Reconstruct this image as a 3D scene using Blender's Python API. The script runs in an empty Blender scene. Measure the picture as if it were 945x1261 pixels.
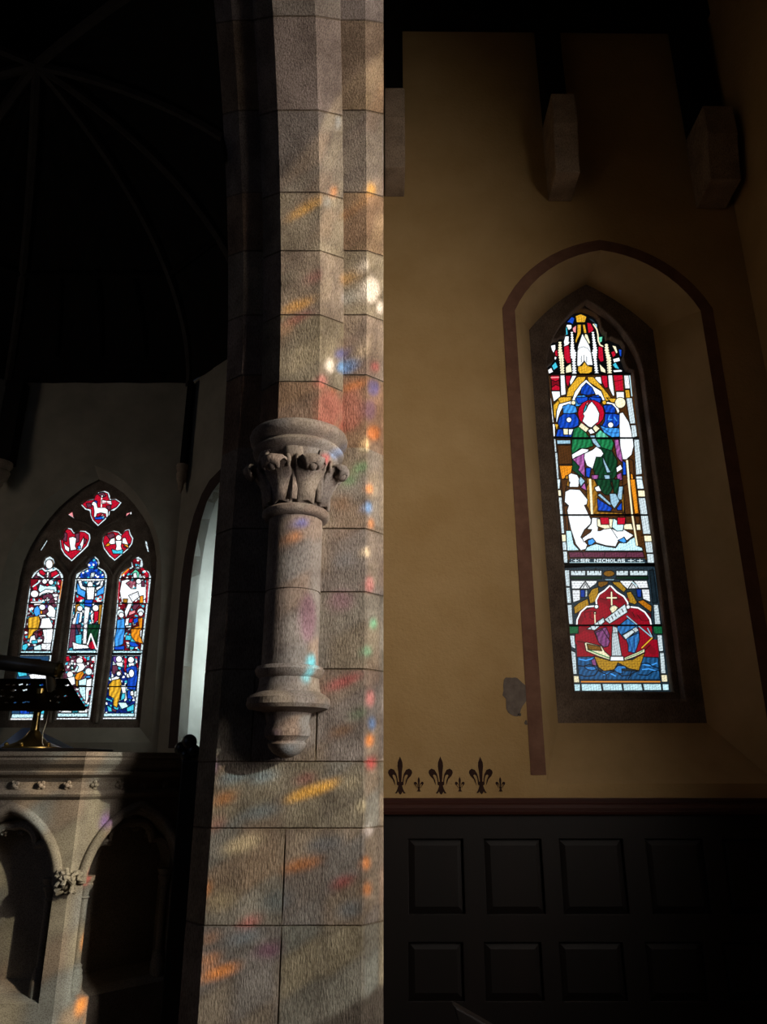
import bpy, bmesh, math, random
import numpy as np
from mathutils import Vector, Matrix
random.seed(7); np.random.seed(7)
S = bpy.context.scene
COL = S.collection
PI = math.pi

# ------------------------------------------------------------------ camera
FPX = 911.0; PITCH = math.radians(19.0); CH = 1.6
SP, CP = math.sin(PITCH), math.cos(PITCH)
cam_d = bpy.data.cameras.new('camera'); cam = bpy.data.objects.new('camera', cam_d); COL.objects.link(cam)
cam.location = (0, 0, CH); cam.rotation_euler = (PI/2 + PITCH, 0, 0)
cam_d.sensor_fit = 'VERTICAL'; cam_d.sensor_height = 36.0; cam_d.lens = FPX/1261*36.0
cam_d.clip_start = 0.05
S.camera = cam

# ------------------------------------------------------------------ world and lights
w = bpy.data.worlds.new('world'); S.world = w; w.use_nodes = True
w.node_tree.nodes['Background'].inputs[0].default_value = (0.55, 0.7, 1.0, 1)
w.node_tree.nodes['Background'].inputs[1].default_value = 0.02

SUN = Vector((-1, 0.60, -0.43)).normalized()
sd = bpy.data.lights.new('sun', 'SUN'); so = bpy.data.objects.new('sun', sd); COL.objects.link(so)
sd.energy = 26; sd.angle = math.radians(0.5); sd.color = (1, 0.96, 0.88)
so.rotation_euler = SUN.to_track_quat('-Z', 'Y').to_euler(); so.location = (8, -1, 8)

def area(name, loc, direction, sx, sy, energy, color, spread=180):
    d = bpy.data.lights.new(name, 'AREA'); o = bpy.data.objects.new(name, d); COL.objects.link(o)
    d.shape = 'RECTANGLE'; d.size = sx; d.size_y = sy; d.energy = energy; d.color = color
    d.spread = math.radians(spread)
    o.location = loc; o.rotation_euler = Vector(direction).to_track_quat('-Z', 'Y').to_euler()
    return o
# daylight entering by the lancet in the south wall, beside the camera
area('daylight_south_lancet', (2.26, 1.10, 3.05), (-1, 0.36, -0.05), 0.8, 2.5, 54, (1.0, 0.90, 0.80), 116)
# fill lights added without windows, for the nave side and the far chancel
area('fill_nave', (-5.5, -2.5, 4.5), (0.3, 1, -0.12), 2.0, 2.5, 6, (0.5, 0.65, 1.0), 120)
area('fill_chancel', (-7.6, 6.3, 4.2), (1, 0.25, -0.05), 1.2, 2.6, 16, (1.0, 0.90, 0.80), 150)
# light added inside the blind arched recess to brighten its back
area('light_canted_recess', (-1.35, 8.55, 3.1), (-0.5, 0.75, 0.0), 0.7, 1.8, 16, (0.85, 0.97, 0.97), 110)

S.view_settings.view_transform = 'Standard'; S.view_settings.look = 'None'
S.view_settings.exposure = 0.0; S.view_settings.gamma = 1.0; S.view_settings.use_curve_mapping = False

# ------------------------------------------------------------------ geometry helpers
def ray(px, py):
    u = (px - 472.5)/FPX; v = (630.5 - py)/FPX
    return Vector((u, CP - SP*v, SP + CP*v))
def W(px, py, Y):                       # (X, Z) where the sight line meets the plane y=Y
    r = ray(px, py); t = Y/r.y
    return (r.x*t, CH + r.z*t)
def Z(py, Y): return W(472.5, py, Y)[1]
def proj(X, Y, Zz):
    d = Y*CP + (Zz-CH)*SP; up = -Y*SP + (Zz-CH)*CP
    return 472.5 + FPX*X/d, 630.5 - FPX*up/d

def link(name, me, mat=None, parent=None):
    o = bpy.data.objects.new(name, me); COL.objects.link(o)
    if mat is not None:
        for m in (mat if isinstance(mat, (list, tuple)) else [mat]): me.materials.append(m)
    if parent is not None: o.parent = parent
    return o
def struct(o, label=None):
    o['kind'] = 'structure'
    if label: o['label'] = label
    return o
def tag(o, label, cat, group=None):
    o['label'] = label; o['category'] = cat
    if group: o['group'] = group
    return o
def empty(name, loc, label, cat, group=None):
    o = bpy.data.objects.new(name, None); COL.objects.link(o); o.location = loc
    o.empty_display_size = .1
    return tag(o, label, cat, group)
def mesh(name, verts, faces, smooth=False):
    me = bpy.data.meshes.new(name); me.from_pydata([tuple(v) for v in verts], [], faces); me.validate(); me.update()
    bm = bmesh.new(); bm.from_mesh(me); bmesh.ops.recalc_face_normals(bm, faces=bm.faces); bm.to_mesh(me); bm.free()
    if smooth: me.polygons.foreach_set('use_smooth', [True]*len(me.polygons))
    return me
class MB:
    """collects simple solids into one mesh (world coordinates; parent offset is removed on build)"""
    def __init__(s): s.v = []; s.f = []
    def add(s, vs, fs):
        n = len(s.v); s.v += [tuple(v) for v in vs]; s.f += [tuple(n+i for i in f) for f in fs]; return s
    def box(s, x0, x1, y0, y1, z0, z1, M=None):
        vs = [Vector((x, y, z)) for x in (x0, x1) for y in (y0, y1) for z in (z0, z1)]
        if M: vs = [M @ v for v in vs]
        return s.add(vs, [(0,1,3,2),(4,6,7,5),(0,4,5,1),(2,3,7,6),(0,2,6,4),(1,5,7,3)])
    def prism(s, poly, lo, hi, M):
        """poly in local (a,b), extruded along n from lo to hi"""
        n = len(poly)
        vs = [M @ Vector((a, b, lo)) for a, b in poly] + [M @ Vector((a, b, hi)) for a, b in poly]
        return s.add(vs, [tuple(range(n))[::-1], tuple(range(n, 2*n))] + [(i, (i+1) % n, n+(i+1) % n, n+i) for i in range(n)])
    def lathe(s, prof, M=None, n=24, cap=True):
        M = M or Matrix(); vs = []; fs = []
        for r, z in prof:
            for k in range(n):
                a = 2*PI*k/n; vs.append(M @ Vector((r*math.cos(a), r*math.sin(a), z)))
        for i in range(len(prof)-1):
            for k in range(n):
                fs.append((i*n+k, i*n+(k+1) % n, (i+1)*n+(k+1) % n, (i+1)*n+k))
        if cap: fs += [tuple(range(n))[::-1], tuple(range((len(prof)-1)*n, len(prof)*n))]
        return s.add(vs, fs)
    def tube(s, pts, r, n=8):
        pts = [Vector(p) for p in pts]; rs = r if isinstance(r, (list, tuple)) else [r]*len(pts)
        vs = []; fs = []; ref = None
        for i, p in enumerate(pts):
            t = (pts[min(i+1, len(pts)-1)] - pts[max(i-1, 0)]).normalized()
            if ref is None: ref = t.orthogonal().normalized()
            ref = (ref - t*ref.dot(t)).normalized(); b = t.cross(ref)
            for k in range(n):
                a = 2*PI*k/n; vs.append(p + (ref*math.cos(a) + b*math.sin(a))*rs[i])
        for i in range(len(pts)-1):
            for k in range(n): fs.append((i*n+k, i*n+(k+1) % n, (i+1)*n+(k+1) % n, (i+1)*n+k))
        fs += [tuple(range(n))[::-1], tuple(range((len(pts)-1)*n, len(pts)*n))]
        return s.add(vs, fs)
    def ball(s, c, r, sc=(1,1,1), n=12, m=8, M=None):
        prof = []
        vs = []; fs = []; c = Vector(c)
        for i in range(m+1):
            a = -PI/2 + PI*i/m
            for k in range(n):
                q = 2*PI*k/n
                p = Vector((math.cos(a)*math.cos(q)*sc[0], math.cos(a)*math.sin(q)*sc[1], math.sin(a)*sc[2]))*r
                vs.append(c + (M @ p if M else p))
        for i in range(m):
            for k in range(n): fs.append((i*n+k, i*n+(k+1) % n, (i+1)*n+(k+1) % n, (i+1)*n+k))
        return s.add(vs, fs)
    def build(s, name, mat, parent=None, smooth=False, bevel=0, ang=40):
        me = mesh(name, s.v, s.f)
        bm = bmesh.new(); bm.from_mesh(me); bmesh.ops.remove_doubles(bm, verts=bm.verts, dist=1e-5)
        bmesh.ops.recalc_face_normals(bm, faces=bm.faces)
        if parent is not None:
            off = wloc(parent)
            bmesh.ops.translate(bm, verts=bm.verts, vec=-off)
        if bevel:
            es = [e for e in bm.edges if len(e.link_faces) == 2 and e.calc_face_angle(0) > math.radians(ang)]
            try: bmesh.ops.bevel(bm, geom=es, offset=bevel, segments=2, affect='EDGES', profile=.6)
            except Exception: pass
        bm.to_mesh(me); bm.free()
        if smooth:
            me.polygons.foreach_set('use_smooth', [True]*len(me.polygons))
            try: me.set_sharp_from_angle(angle=math.radians(ang))
            except Exception: pass
        return link(name, me, mat, parent)
def wloc(o):
    v = Vector((0,0,0))
    while o is not None: v += o.location; o = o.parent
    return v
def frame(o, ax, ay):
    """matrix taking local (a,b,n) to world: a along ax, b along ay"""
    ax = Vector(ax).normalized(); ay = Vector(ay).normalized(); az = ax.cross(ay)
    return Matrix(((ax.x, ay.x, az.x, o[0]), (ax.y, ay.y, az.y, o[1]), (ax.z, ay.z, az.z, o[2]), (0,0,0,1)))
def wallM(Y):            # plane facing the camera: a=X, b=Z, n = towards the camera (-Y)
    return frame((0, Y, 0), (1,0,0), (0,0,1))
def plate(name, loops, M, t0, t1, mat, parent=None, bevel=0):
    """flat slab with holes: loops in (a,b); slab from n=t0 to n=t1"""
    c = bpy.data.curves.new('c', 'CURVE'); c.dimensions = '2D'; c.fill_mode = 'BOTH'
    c.extrude = max((t1-t0)/2 - bevel, 1e-4); c.bevel_depth = bevel; c.bevel_resolution = 1
    if bevel: c.offset = -bevel
    for lp in loops:
        sp = c.splines.new('POLY'); sp.points.add(len(lp)-1); sp.use_cyclic_u = True
        for i, (a, b) in enumerate(lp): sp.points[i].co = (a, b, 0, 1)
    o = bpy.data.objects.new('c', c); COL.objects.link(o)
    bpy.context.view_layer.update()
    me = bpy.data.meshes.new_from_object(o.evaluated_get(bpy.context.evaluated_depsgraph_get()))
    bpy.data.objects.remove(o); bpy.data.curves.remove(c)
    me.name = name; me.materials.clear()
    me.transform(Matrix.Translation((0, 0, (t0+t1)/2)))
    T = M
    if parent is not None: T = Matrix.Translation(-wloc(parent)) @ M
    me.transform(T); me.update()
    me.polygons.foreach_set('use_smooth', [False]*len(me.polygons))
    return link(name, me, mat, parent)
def loft(name, rings, mat, parent=None, closed=True, smooth=False):
    n = len(rings[0]); vs = [v for r in rings for v in r]; fs = []
    for i in range(len(rings)-1):
        for k in range(n if closed else n-1):
            fs.append((i*n+k, i*n+(k+1) % n, (i+1)*n+(k+1) % n, (i+1)*n+k))
    if parent is not None: off = wloc(parent); vs = [Vector(v)-off for v in vs]
    me = mesh(name, vs, fs, smooth)
    if smooth:
        try: me.set_sharp_from_angle(angle=math.radians(35))
        except Exception: pass
    return link(name, me, mat, parent)
def arc_pts(p, q, sag, n):
    """n+1 points from p to q bulging to the left of p->q by sag*chord"""
    p = Vector(p); q = Vector(q); d = q-p; nrm = Vector((-d.y, d.x)); out = []
    c = d.length; h = sag*c
    if abs(h) < 1e-6: return [tuple(p+d*i/n) for i in range(n+1)]
    R = (c*c/4+h*h)/(2*h); m = (p+q)/2; cen = m + nrm.normalized()*(h-R)
    a0 = math.atan2(p.y-cen.y, p.x-cen.x); a1 = math.atan2(q.y-cen.y, q.x-cen.x)
    da = a1-a0
    while da > PI: da -= 2*PI
    while da < -PI: da += 2*PI
    return [(cen.x+abs(R)*math.cos(a0+da*i/n), cen.y+abs(R)*math.sin(a0+da*i/n)) for i in range(n+1)]
def lancet(xc, hw, z0, zs, za, sag=.12, n=10, m=1):
    """pointed opening outline, clockwise from bottom left, fixed point count"""
    L = [(xc-hw, z0+(zs-z0)*i/m) for i in range(m)]
    L += arc_pts((xc-hw, zs), (xc, za), sag, n)[:-1] + arc_pts((xc, za), (xc+hw, zs), sag, n)
    L += [(xc+hw, zs+(z0-zs)*i/m) for i in range(1, m+1)]
    return L
def at(outline, Y): return [Vector((a, Y, b)) for a, b in outline]
def grow(poly, d):
    """offset a clockwise polygon outwards"""
    n = len(poly); out = []
    area2 = sum(poly[i][0]*poly[(i+1) % n][1]-poly[(i+1) % n][0]*poly[i][1] for i in range(n))
    sgn = 1 if area2 < 0 else -1
    for i in range(n):
        p0 = Vector(poly[i-1]); p = Vector(poly[i]); p1 = Vector(poly[(i+1) % n])
        e0 = (p-p0).normalized(); e1 = (p1-p).normalized()
        n0 = Vector((-e0.y, e0.x)); n1 = Vector((-e1.y, e1.x)); b = (n0+n1)
        if b.length < 1e-6: b = n0
        b.normalize(); k = max(b.dot(n0), .4)
        q = p + b*(sgn*d/k); out.append((q.x, q.y))
    return out

# ------------------------------------------------------------------ materials
def srgb(c):
    if isinstance(c, str): c = [int(c[i:i+2], 16)/255 for i in (0, 2, 4)]
    return tuple(x/12.92 if x <= .04045 else ((x+.055)/1.055)**2.4 for x in c)
def nodes(name):
    m = bpy.data.materials.new(name); m.use_nodes = True; nt = m.node_tree
    return m, nt, nt.nodes['Principled BSDF']
def N(nt, t, **k):
    n = nt.nodes.new(t)
    for a, b in k.items():
        if a.startswith('i_'):
            key = a[2:]; n.inputs[int(key) if key.isdigit() else key.replace('_', ' ')].default_value = b
        else: setattr(n, a, b)
    return n
def mat(name, c1, c2=None, rough=.8, scale=8, bump=.3, bscale=60, metal=0, spec=.3, stretch=(1,1,1), attr=None, bdist=.004, detail=6):
    m, nt, p = nodes(name); L = nt.links.new
    c1 = srgb(c1); c2 = srgb(c2) if c2 else tuple(x*.7 for x in c1)
    tc = N(nt, 'ShaderNodeTexCoord'); mp = N(nt, 'ShaderNodeMapping'); mp.inputs['Scale'].default_value = stretch
    L(tc.outputs['Object'], mp.inputs[0])
    n1 = N(nt, 'ShaderNodeTexNoise', i_Scale=scale, i_Detail=detail, i_Roughness=.6); L(mp.outputs[0], n1.inputs[0])
    cr = N(nt, 'ShaderNodeValToRGB'); L(n1.outputs[0], cr.inputs[0])
    cr.color_ramp.elements[0].position = .35; cr.color_ramp.elements[1].position = .68
    cr.color_ramp.elements[0].color = (*c2, 1); cr.color_ramp.elements[1].color = (*c1, 1)
    col = cr.outputs[0]
    if attr:
        a = N(nt, 'ShaderNodeAttribute', attribute_name=attr)
        mx = N(nt, 'ShaderNodeMix', data_type='RGBA', blend_type='MULTIPLY'); mx.inputs[0].default_value = 1
        L(col, mx.inputs[6]); L(a.outputs['Color'], mx.inputs[7]); col = mx.outputs[2]
    L(col, p.inputs['Base Color'])
    p.inputs['Roughness'].default_value = rough; p.inputs['Metallic'].default_value = metal
    p.inputs['Specular IOR Level'].default_value = spec
    if bump:
        n2 = N(nt, 'ShaderNodeTexNoise', i_Scale=bscale, i_Detail=5, i_Roughness=.65); L(mp.outputs[0], n2.inputs[0])
        b = N(nt, 'ShaderNodeBump', i_Strength=bump, i_Distance=bdist); L(n2.outputs[0], b.inputs['Height'])
        L(b.outputs[0], p.inputs['Normal'])
    return m
def stone_mat(name, c1, c2, attr=None, vert=(1,1,.28), bscale=150, bump=.9, bdist=.004):
    """tooled sandstone: strokes of the chisel, pits, stains"""
    m = mat(name, c1, c2, rough=.95, scale=7, bump=bump, bscale=bscale, stretch=(1,1,1), attr=attr, bdist=bdist, spec=.15)
    nt = m.node_tree; L = nt.links.new
    mp = [n for n in nt.nodes if n.type == 'MAPPING'][0]
    b = [n for n in nt.nodes if n.type == 'BUMP'][0]; bn = b.inputs['Height'].links[0].from_node
    tc = [n for n in nt.nodes if n.type == 'TEX_COORD'][0]
    mp2 = N(nt, 'ShaderNodeMapping'); mp2.inputs['Scale'].default_value = vert; L(tc.outputs['Object'], mp2.inputs[0])
    L(mp2.outputs[0], bn.inputs[0])
    p = nt.nodes['Principled BSDF']; src = p.inputs['Base Color'].links[0].from_socket
    sp = N(nt, 'ShaderNodeTexNoise', i_Scale=260, i_Detail=2); L(mp2.outputs[0], sp.inputs[0])
    r = N(nt, 'ShaderNodeValToRGB'); L(sp.outputs[0], r.inputs[0])
    r.color_ramp.elements[0].position = .36; r.color_ramp.elements[0].color = (.45,.42,.4,1)
    r.color_ramp.elements[1].position = .56; r.color_ramp.elements[1].color = (1,1,1,1)
    mx = N(nt, 'ShaderNodeMix', data_type='RGBA', blend_type='MULTIPLY'); mx.inputs[0].default_value = .75
    L(src, mx.inputs[6]); L(r.outputs[0], mx.inputs[7]); L(mx.outputs[2], p.inputs['Base Color'])
    return m
M_STONE = stone_mat('pier_sandstone', '958b82', '6f665e', attr='tint', bump=1.0, bdist=.007)
M_STONE2 = stone_mat('carved_sandstone', '9a8f88', '766a64', bscale=120, bump=.6)
M_FRAME = stone_mat('window_stone', '7c6c5e', '5c4e44', bump=.4)
M_CORB = stone_mat('corbel_stone', 'a8937e', '8a7765', bump=.5)
M_PULP = stone_mat('pulpit_stone', 'a1988a', '8b8276', bump=.12, bscale=60, vert=(1,1,1), bdist=.002)
M_PLASTER = mat('ochre_plaster', 'b09367', 'a38558', rough=.9, scale=2.5, bump=.7, bscale=42, bdist=.008, spec=.15)
M_REVEAL = mat('reveal_plaster', 'ac9068', '9a8058', rough=.9, scale=3, bump=.2, bscale=25, spec=.15)
M_CHANCEL = mat('chancel_plaster', '8f8676', '7c7466', rough=.9, scale=2, bump=.15, bscale=20, spec=.1)
M_WHITE = mat('limewash_plaster', 'd9dcd6', 'c6c9c3', rough=.9, scale=3, bump=.25, bscale=40, spec=.1)
M_BAND = mat('red_brown_paint', '785847', '644638', rough=.85, scale=9, bump=.3, bscale=60, spec=.15)
M_BAND2 = mat('dark_brown_paint', '3a2a22', '2c201a', rough=.85, scale=9, bump=.2)
M_STENCIL = mat('stencil_paint', '32190f', '241009', rough=.85, scale=30, bump=0)
M_PATCH = mat('bare_render', '75695f', '5d534c', rough=.95, scale=20, bump=.7, bscale=70)
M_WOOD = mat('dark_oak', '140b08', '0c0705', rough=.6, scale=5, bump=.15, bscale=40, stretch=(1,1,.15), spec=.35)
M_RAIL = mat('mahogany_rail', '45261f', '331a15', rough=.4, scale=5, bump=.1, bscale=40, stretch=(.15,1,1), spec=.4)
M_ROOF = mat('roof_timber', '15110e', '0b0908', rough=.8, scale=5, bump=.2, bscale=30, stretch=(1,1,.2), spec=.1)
M_RIB = mat('rib_timber', '3a322b', '2a241f', rough=.7, scale=6, bump=.2, bscale=30, spec=.2)
M_BRASS = mat('brass', 'a08a58', '75633c', rough=.3, scale=12, bump=.05, metal=1)
M_DBRASS = mat('tarnished_brass', '3a2d18', '20180c', rough=.35, scale=12, bump=.05, metal=1)
M_BLACK = mat('black_metal', '14110f', '0c0a09', rough=.35, scale=12, bump=0, spec=.5)
M_IRON = mat('saddle_bar_iron', '15130f', '0c0b0a', rough=.6, scale=12, bump=0)
M_PAPER = mat('pale_board_bluish_light', 'b4caf0', 'a2badf', rough=.6, scale=5, bump=0)  # bluish light on the board is put into this colour
M_CABLE = mat('grey_cable', '8b8880', '7a776f', rough=.5, bump=0)
M_FLOOR = mat('floor_tile', '5b4a40', '45382f', rough=.6, scale=3, bump=.1)
# ------------------------------------------------------------------ stained glass painter
CC = dict(W='f6fbff', c='efe6c0', R='b00e28', r='6d0a18', B='1446b8', b='3f95e8', n='0b1f66', Y='d9a52c', y='9a6a1c', G='1f7a48',
          g='0f3d24', L='5fc4a0', M='a45a9c', m='5c2d40', T='3cb4cc', N='4a2c12', K='050608', A='c4ecf6', S='8fb4c8', P='e88b90', O='e08a1c',
          q='2a6ca8', u='1c3c5c', H='f0c8a0', e='2b2416', V='5b3f8f', w='cfe0e6', p='8a4a58', k='20303a')
CC = {k: np.array(srgb(v)) for k, v in CC.items()}
CROPS = dict(A=(660,375,6.75), B=(665,490,6.75), C=(680,590,6.75), D=(690,690,6.75), E=(690,780,6.3), X=(0,0,1),
             F=(65,590,7.27), G=(10,680,9.45), H=(100,680,6.0), I=(60,800,9.45), J=(0,580,3.709))
LEAD = np.array(srgb('06080a'))
class Painter:
    """coloured glass and lead lines of one window, sampled on a grid lying in the plane y=Y"""
    def __init__(s, X0, X1, Z0, Z1, Y, step, base='K'):
        s.xs = np.arange(X0, X1, step); s.zs = np.arange(Z0, Z1, step); s.Y = Y
        XX, ZZ = np.meshgrid(s.xs, s.zs)
        d = Y*CP + (ZZ-CH)*SP; up = -Y*SP + (ZZ-CH)*CP
        s.px = 472.5 + FPX*XX/d; s.py = 630.5 - FPX*up/d
        s.img = np.tile(CC[base], (len(s.zs), len(s.xs), 1)).astype(float)
        s.crop = CROPS['X']; s.gain = 1
    def box(s, pts, m):
        x0, x1 = pts[:,0].min()-m, pts[:,0].max()+m; y0, y1 = pts[:,1].min()-m, pts[:,1].max()+m
        rows = np.where((s.py[:,0] >= y0) & (s.py[:,0] <= y1))[0]
        if len(rows) == 0: return None
        sub = s.px[rows]; cols = np.where(((sub >= x0) & (sub <= x1)).any(0))[0]
        if len(cols) == 0: return None
        return slice(rows[0], rows[-1]+1), slice(cols[0], cols[-1]+1)
    def pts(s, v):
        a = np.array(v, float).reshape(-1, 2); ox, oy, k = s.crop
        return a/k + (ox, oy)
    def edist(s, X, Y, P, closed):
        D = np.full(X.shape, 1e9); n = len(P)
        for i in range(n if closed else n-1):
            x0, y0 = P[i]; x1, y1 = P[(i+1) % n]; dx, dy = x1-x0, y1-y0; q = dx*dx+dy*dy + 1e-9
            t = np.clip(((X-x0)*dx+(Y-y0)*dy)/q, 0, 1)
            D = np.minimum(D, np.hypot(X-x0-t*dx, Y-y0-t*dy))
        return D
    def inside(s, X, Y, P):
        I = np.zeros(X.shape, bool); n = len(P)
        for i in range(n):
            x0, y0 = P[i]; x1, y1 = P[(i+1) % n]
            if y0 == y1: continue
            c = ((y0 > Y) != (y1 > Y)) & (X < (x1-x0)*(Y-y0)/(y1-y0)+x0); I ^= c
        return I
    def mix(s, sl, a, col): s.img[sl] = s.img[sl]*(1-a[..., None]) + col*a[..., None]
    def poly(s, col, v, lead=.55, tex='', aa=.35):
        P = s.pts(v); b = s.box(P, 2)
        if b is None: return
        X, Y = s.px[b], s.py[b]; D = s.edist(X, Y, P, True); I = s.inside(X, Y, P); sd = np.where(I, D, -D)
        if tex == 'j': sd = sd-.35+.55*np.sin(Y*2.0); D = np.abs(sd)
        c = CC[col] if isinstance(col, str) else col
        if isinstance(col, str): c = c*(1-(1-s.gain)*(.45 if col in 'wcWA' else 1))
        cc = np.broadcast_to(c, X.shape+(3,)).copy()
        cc *= (1 + .22*np.sin(X*1.3+Y*.7+P[0,0])*np.sin(Y*.9-X*.5) * (0 if isinstance(col, str) and col == 'W' else 1))[..., None]
        if tex == 'h': cc *= np.where((np.abs(((X+Y*.12)/1.6) % 1-.5) < .16) & (sd > .8), .25, 1)[..., None]     # painted tracery lines
        if tex == 'k': cc *= np.where((np.abs((Y/3.2) % 1-.5) < .08) | (np.abs((X/4.2+np.floor(Y/3.2)*.5) % 1-.5) < .07), .5, 1)[..., None]   # masonry joints
        if tex == 's': cc *= (.72+.5*(np.sin(X*2.1+np.sin(Y*1.9)*1.5)*np.sin(Y*2.3+np.sin(X*1.7)) > -.15))[..., None]*.85  # scroll work
        if tex == 'x' or tex == 'z':        # many small panes leaded together
            g = 2.6; ix = np.floor(X/g); iy = np.floor(Y/g); d1 = np.full(X.shape, 1e9); d2 = d1.copy(); idn = np.zeros(X.shape)
            for ox in (-1, 0, 1):
                for oy in (-1, 0, 1):
                    jx = ix+ox; jy = iy+oy; h = np.abs(np.sin(jx*12.9898+jy*78.233)*43758.5453) % 1; h2 = np.abs(np.sin(jx*39.3+jy*11.1)*24634.63) % 1
                    dd = np.hypot(X-(jx+h)*g, Y-(jy+h2)*g); near = dd < d1
                    d2 = np.where(near, d1, np.minimum(d2, dd)); idn = np.where(near, h, idn); d1 = np.where(near, dd, d1)
            if tex == 'x':
                pal = np.array([c, c*.5, CC['W'], c*1.5, c*1.2, CC['T'], c*.3, c*.8]); cc = pal[np.clip((idn*8).astype(int), 0, 7)]
            cc = cc*np.where(d2-d1 < .3, .3, 1)[..., None]
        if tex == 'd': cc *= (.78+.3*(np.sin(X*1.1+Y*.35+np.sin(Y*.25)*1.2)))[..., None]                          # drapery folds
        if tex == 'f': cc *= np.where(np.abs(np.sin(X*1.5+np.sin(Y*.8)*1.3)*np.sin(Y*1.2+np.sin(X*.9))) < .15, .6, 1)[..., None]  # faint trace lines
        a = np.clip(sd/aa+.5, 0, 1)[..., None]
        s.img[b] = s.img[b]*(1-a)+cc*a
        if lead: s.mix(b, np.clip((lead-D)/aa+.5, 0, 1), LEAD)
    def line(s, col, v, wd=1.0, aa=.35):
        P = s.pts(v); wd = wd/s.crop[2]/2 if s.crop[2] != 1 else wd/2; b = s.box(P, 2+wd)
        if b is None: return
        X, Y = s.px[b], s.py[b]; D = s.edist(X, Y, P, False)
        s.mix(b, np.clip((wd-D)/aa+.5, 0, 1), CC[col] if isinstance(col, str) else col)
    def disc(s, col, cx, cy, r, ry=None, lead=.5):
        ry = ry or r
        s.poly(col, [v for k in range(14) for v in (cx+r*math.cos(k*PI/7), cy+ry*math.sin(k*PI/7))], lead)
    def run(s, text):
        for ln in text.strip().splitlines():
            t = ln.split()
            if not t or t[0] == '#': continue
            if t[0] == 'crop': s.crop = CROPS[t[1]]; s.gain = .5 if t[1] in 'DE' else 1; continue  # lower panels dimmed: the duller sky behind is put into the glass colour
            tex = ''; col = t[1]; lead = .55
            if ':' in col: col, o = col.split(':'); tex = o.replace('0', ''); lead = 0 if '0' in o else .55
            if t[0] == 'p': s.poly(col, [float(x) for x in t[2].split(',')], lead, tex)
            elif t[0] == 'l': s.line(col, [float(x) for x in t[3].split(',')], float(t[2]))
            elif t[0] == 'o': s.disc(col, *[float(x) for x in t[2].split(',')], lead=lead)
    def build(s, name, mat, parent=None, loc=(0,0,0)):
        nz, nx = s.px.shape; XX, ZZ = np.meshgrid(s.xs, s.zs)
        # tiny undulation of hand made glass
        V = np.stack([XX, np.full_like(XX, s.Y), ZZ], -1).reshape(-1, 3)
        if parent is not None: V = V - np.array(wloc(parent))
        i = np.arange(nz-1)[:, None]*nx + np.arange(nx-1)[None, :]
        F = np.stack([i, i+1, i+nx+1, i+nx], -1).reshape(-1, 4)
        me = bpy.data.meshes.new(name); me.vertices.add(len(V)); me.vertices.foreach_set('co', V.ravel())
        me.loops.add(F.size); me.loops.foreach_set('vertex_index', F.ravel().astype(np.int32))
        me.polygons.add(len(F)); me.polygons.foreach_set('loop_start', np.arange(len(F), dtype=np.int32)*4)
        me.update(calc_edges=True)
        at_ = me.attributes.new('glass', 'FLOAT_COLOR', 'POINT')
        at_.data.foreach_set('color', np.concatenate([s.img, np.ones((nz, nx, 1))], -1).astype(np.float32).ravel())
        return link(name, me, mat, parent)
def glass_mat(name, strength):
    m, nt, p = nodes(name); L = nt.links.new
    a = N(nt, 'ShaderNodeAttribute', attribute_name='glass')
    n1 = N(nt, 'ShaderNodeTexNoise', i_Scale=28, i_Detail=3); r = N(nt, 'ShaderNodeMapRange', i_3=.8, i_4=1.15); L(n1.outputs[0], r.inputs[0])
    tc = N(nt, 'ShaderNodeTexCoord'); L(tc.outputs['Object'], n1.inputs[0])
    v = N(nt, 'ShaderNodeVectorMath', operation='SCALE'); L(a.outputs['Color'], v.inputs[0]); L(r.outputs[0], v.inputs['Scale'])
    L(v.outputs[0], p.inputs['Emission Color']); p.inputs['Emission Strength'].default_value = strength
    p.inputs['Base Color'].default_value = (.01, .01, .01, 1); p.inputs['Roughness'].default_value = .3; p.inputs['Specular IOR Level'].default_value = .2
    m.cycles.emission_sampling = 'NONE'
    return m
M_GLASS = glass_mat('stained_glass', 1.35)
M_GLASS_FAR = glass_mat('stained_glass_east', 1.4)

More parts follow.
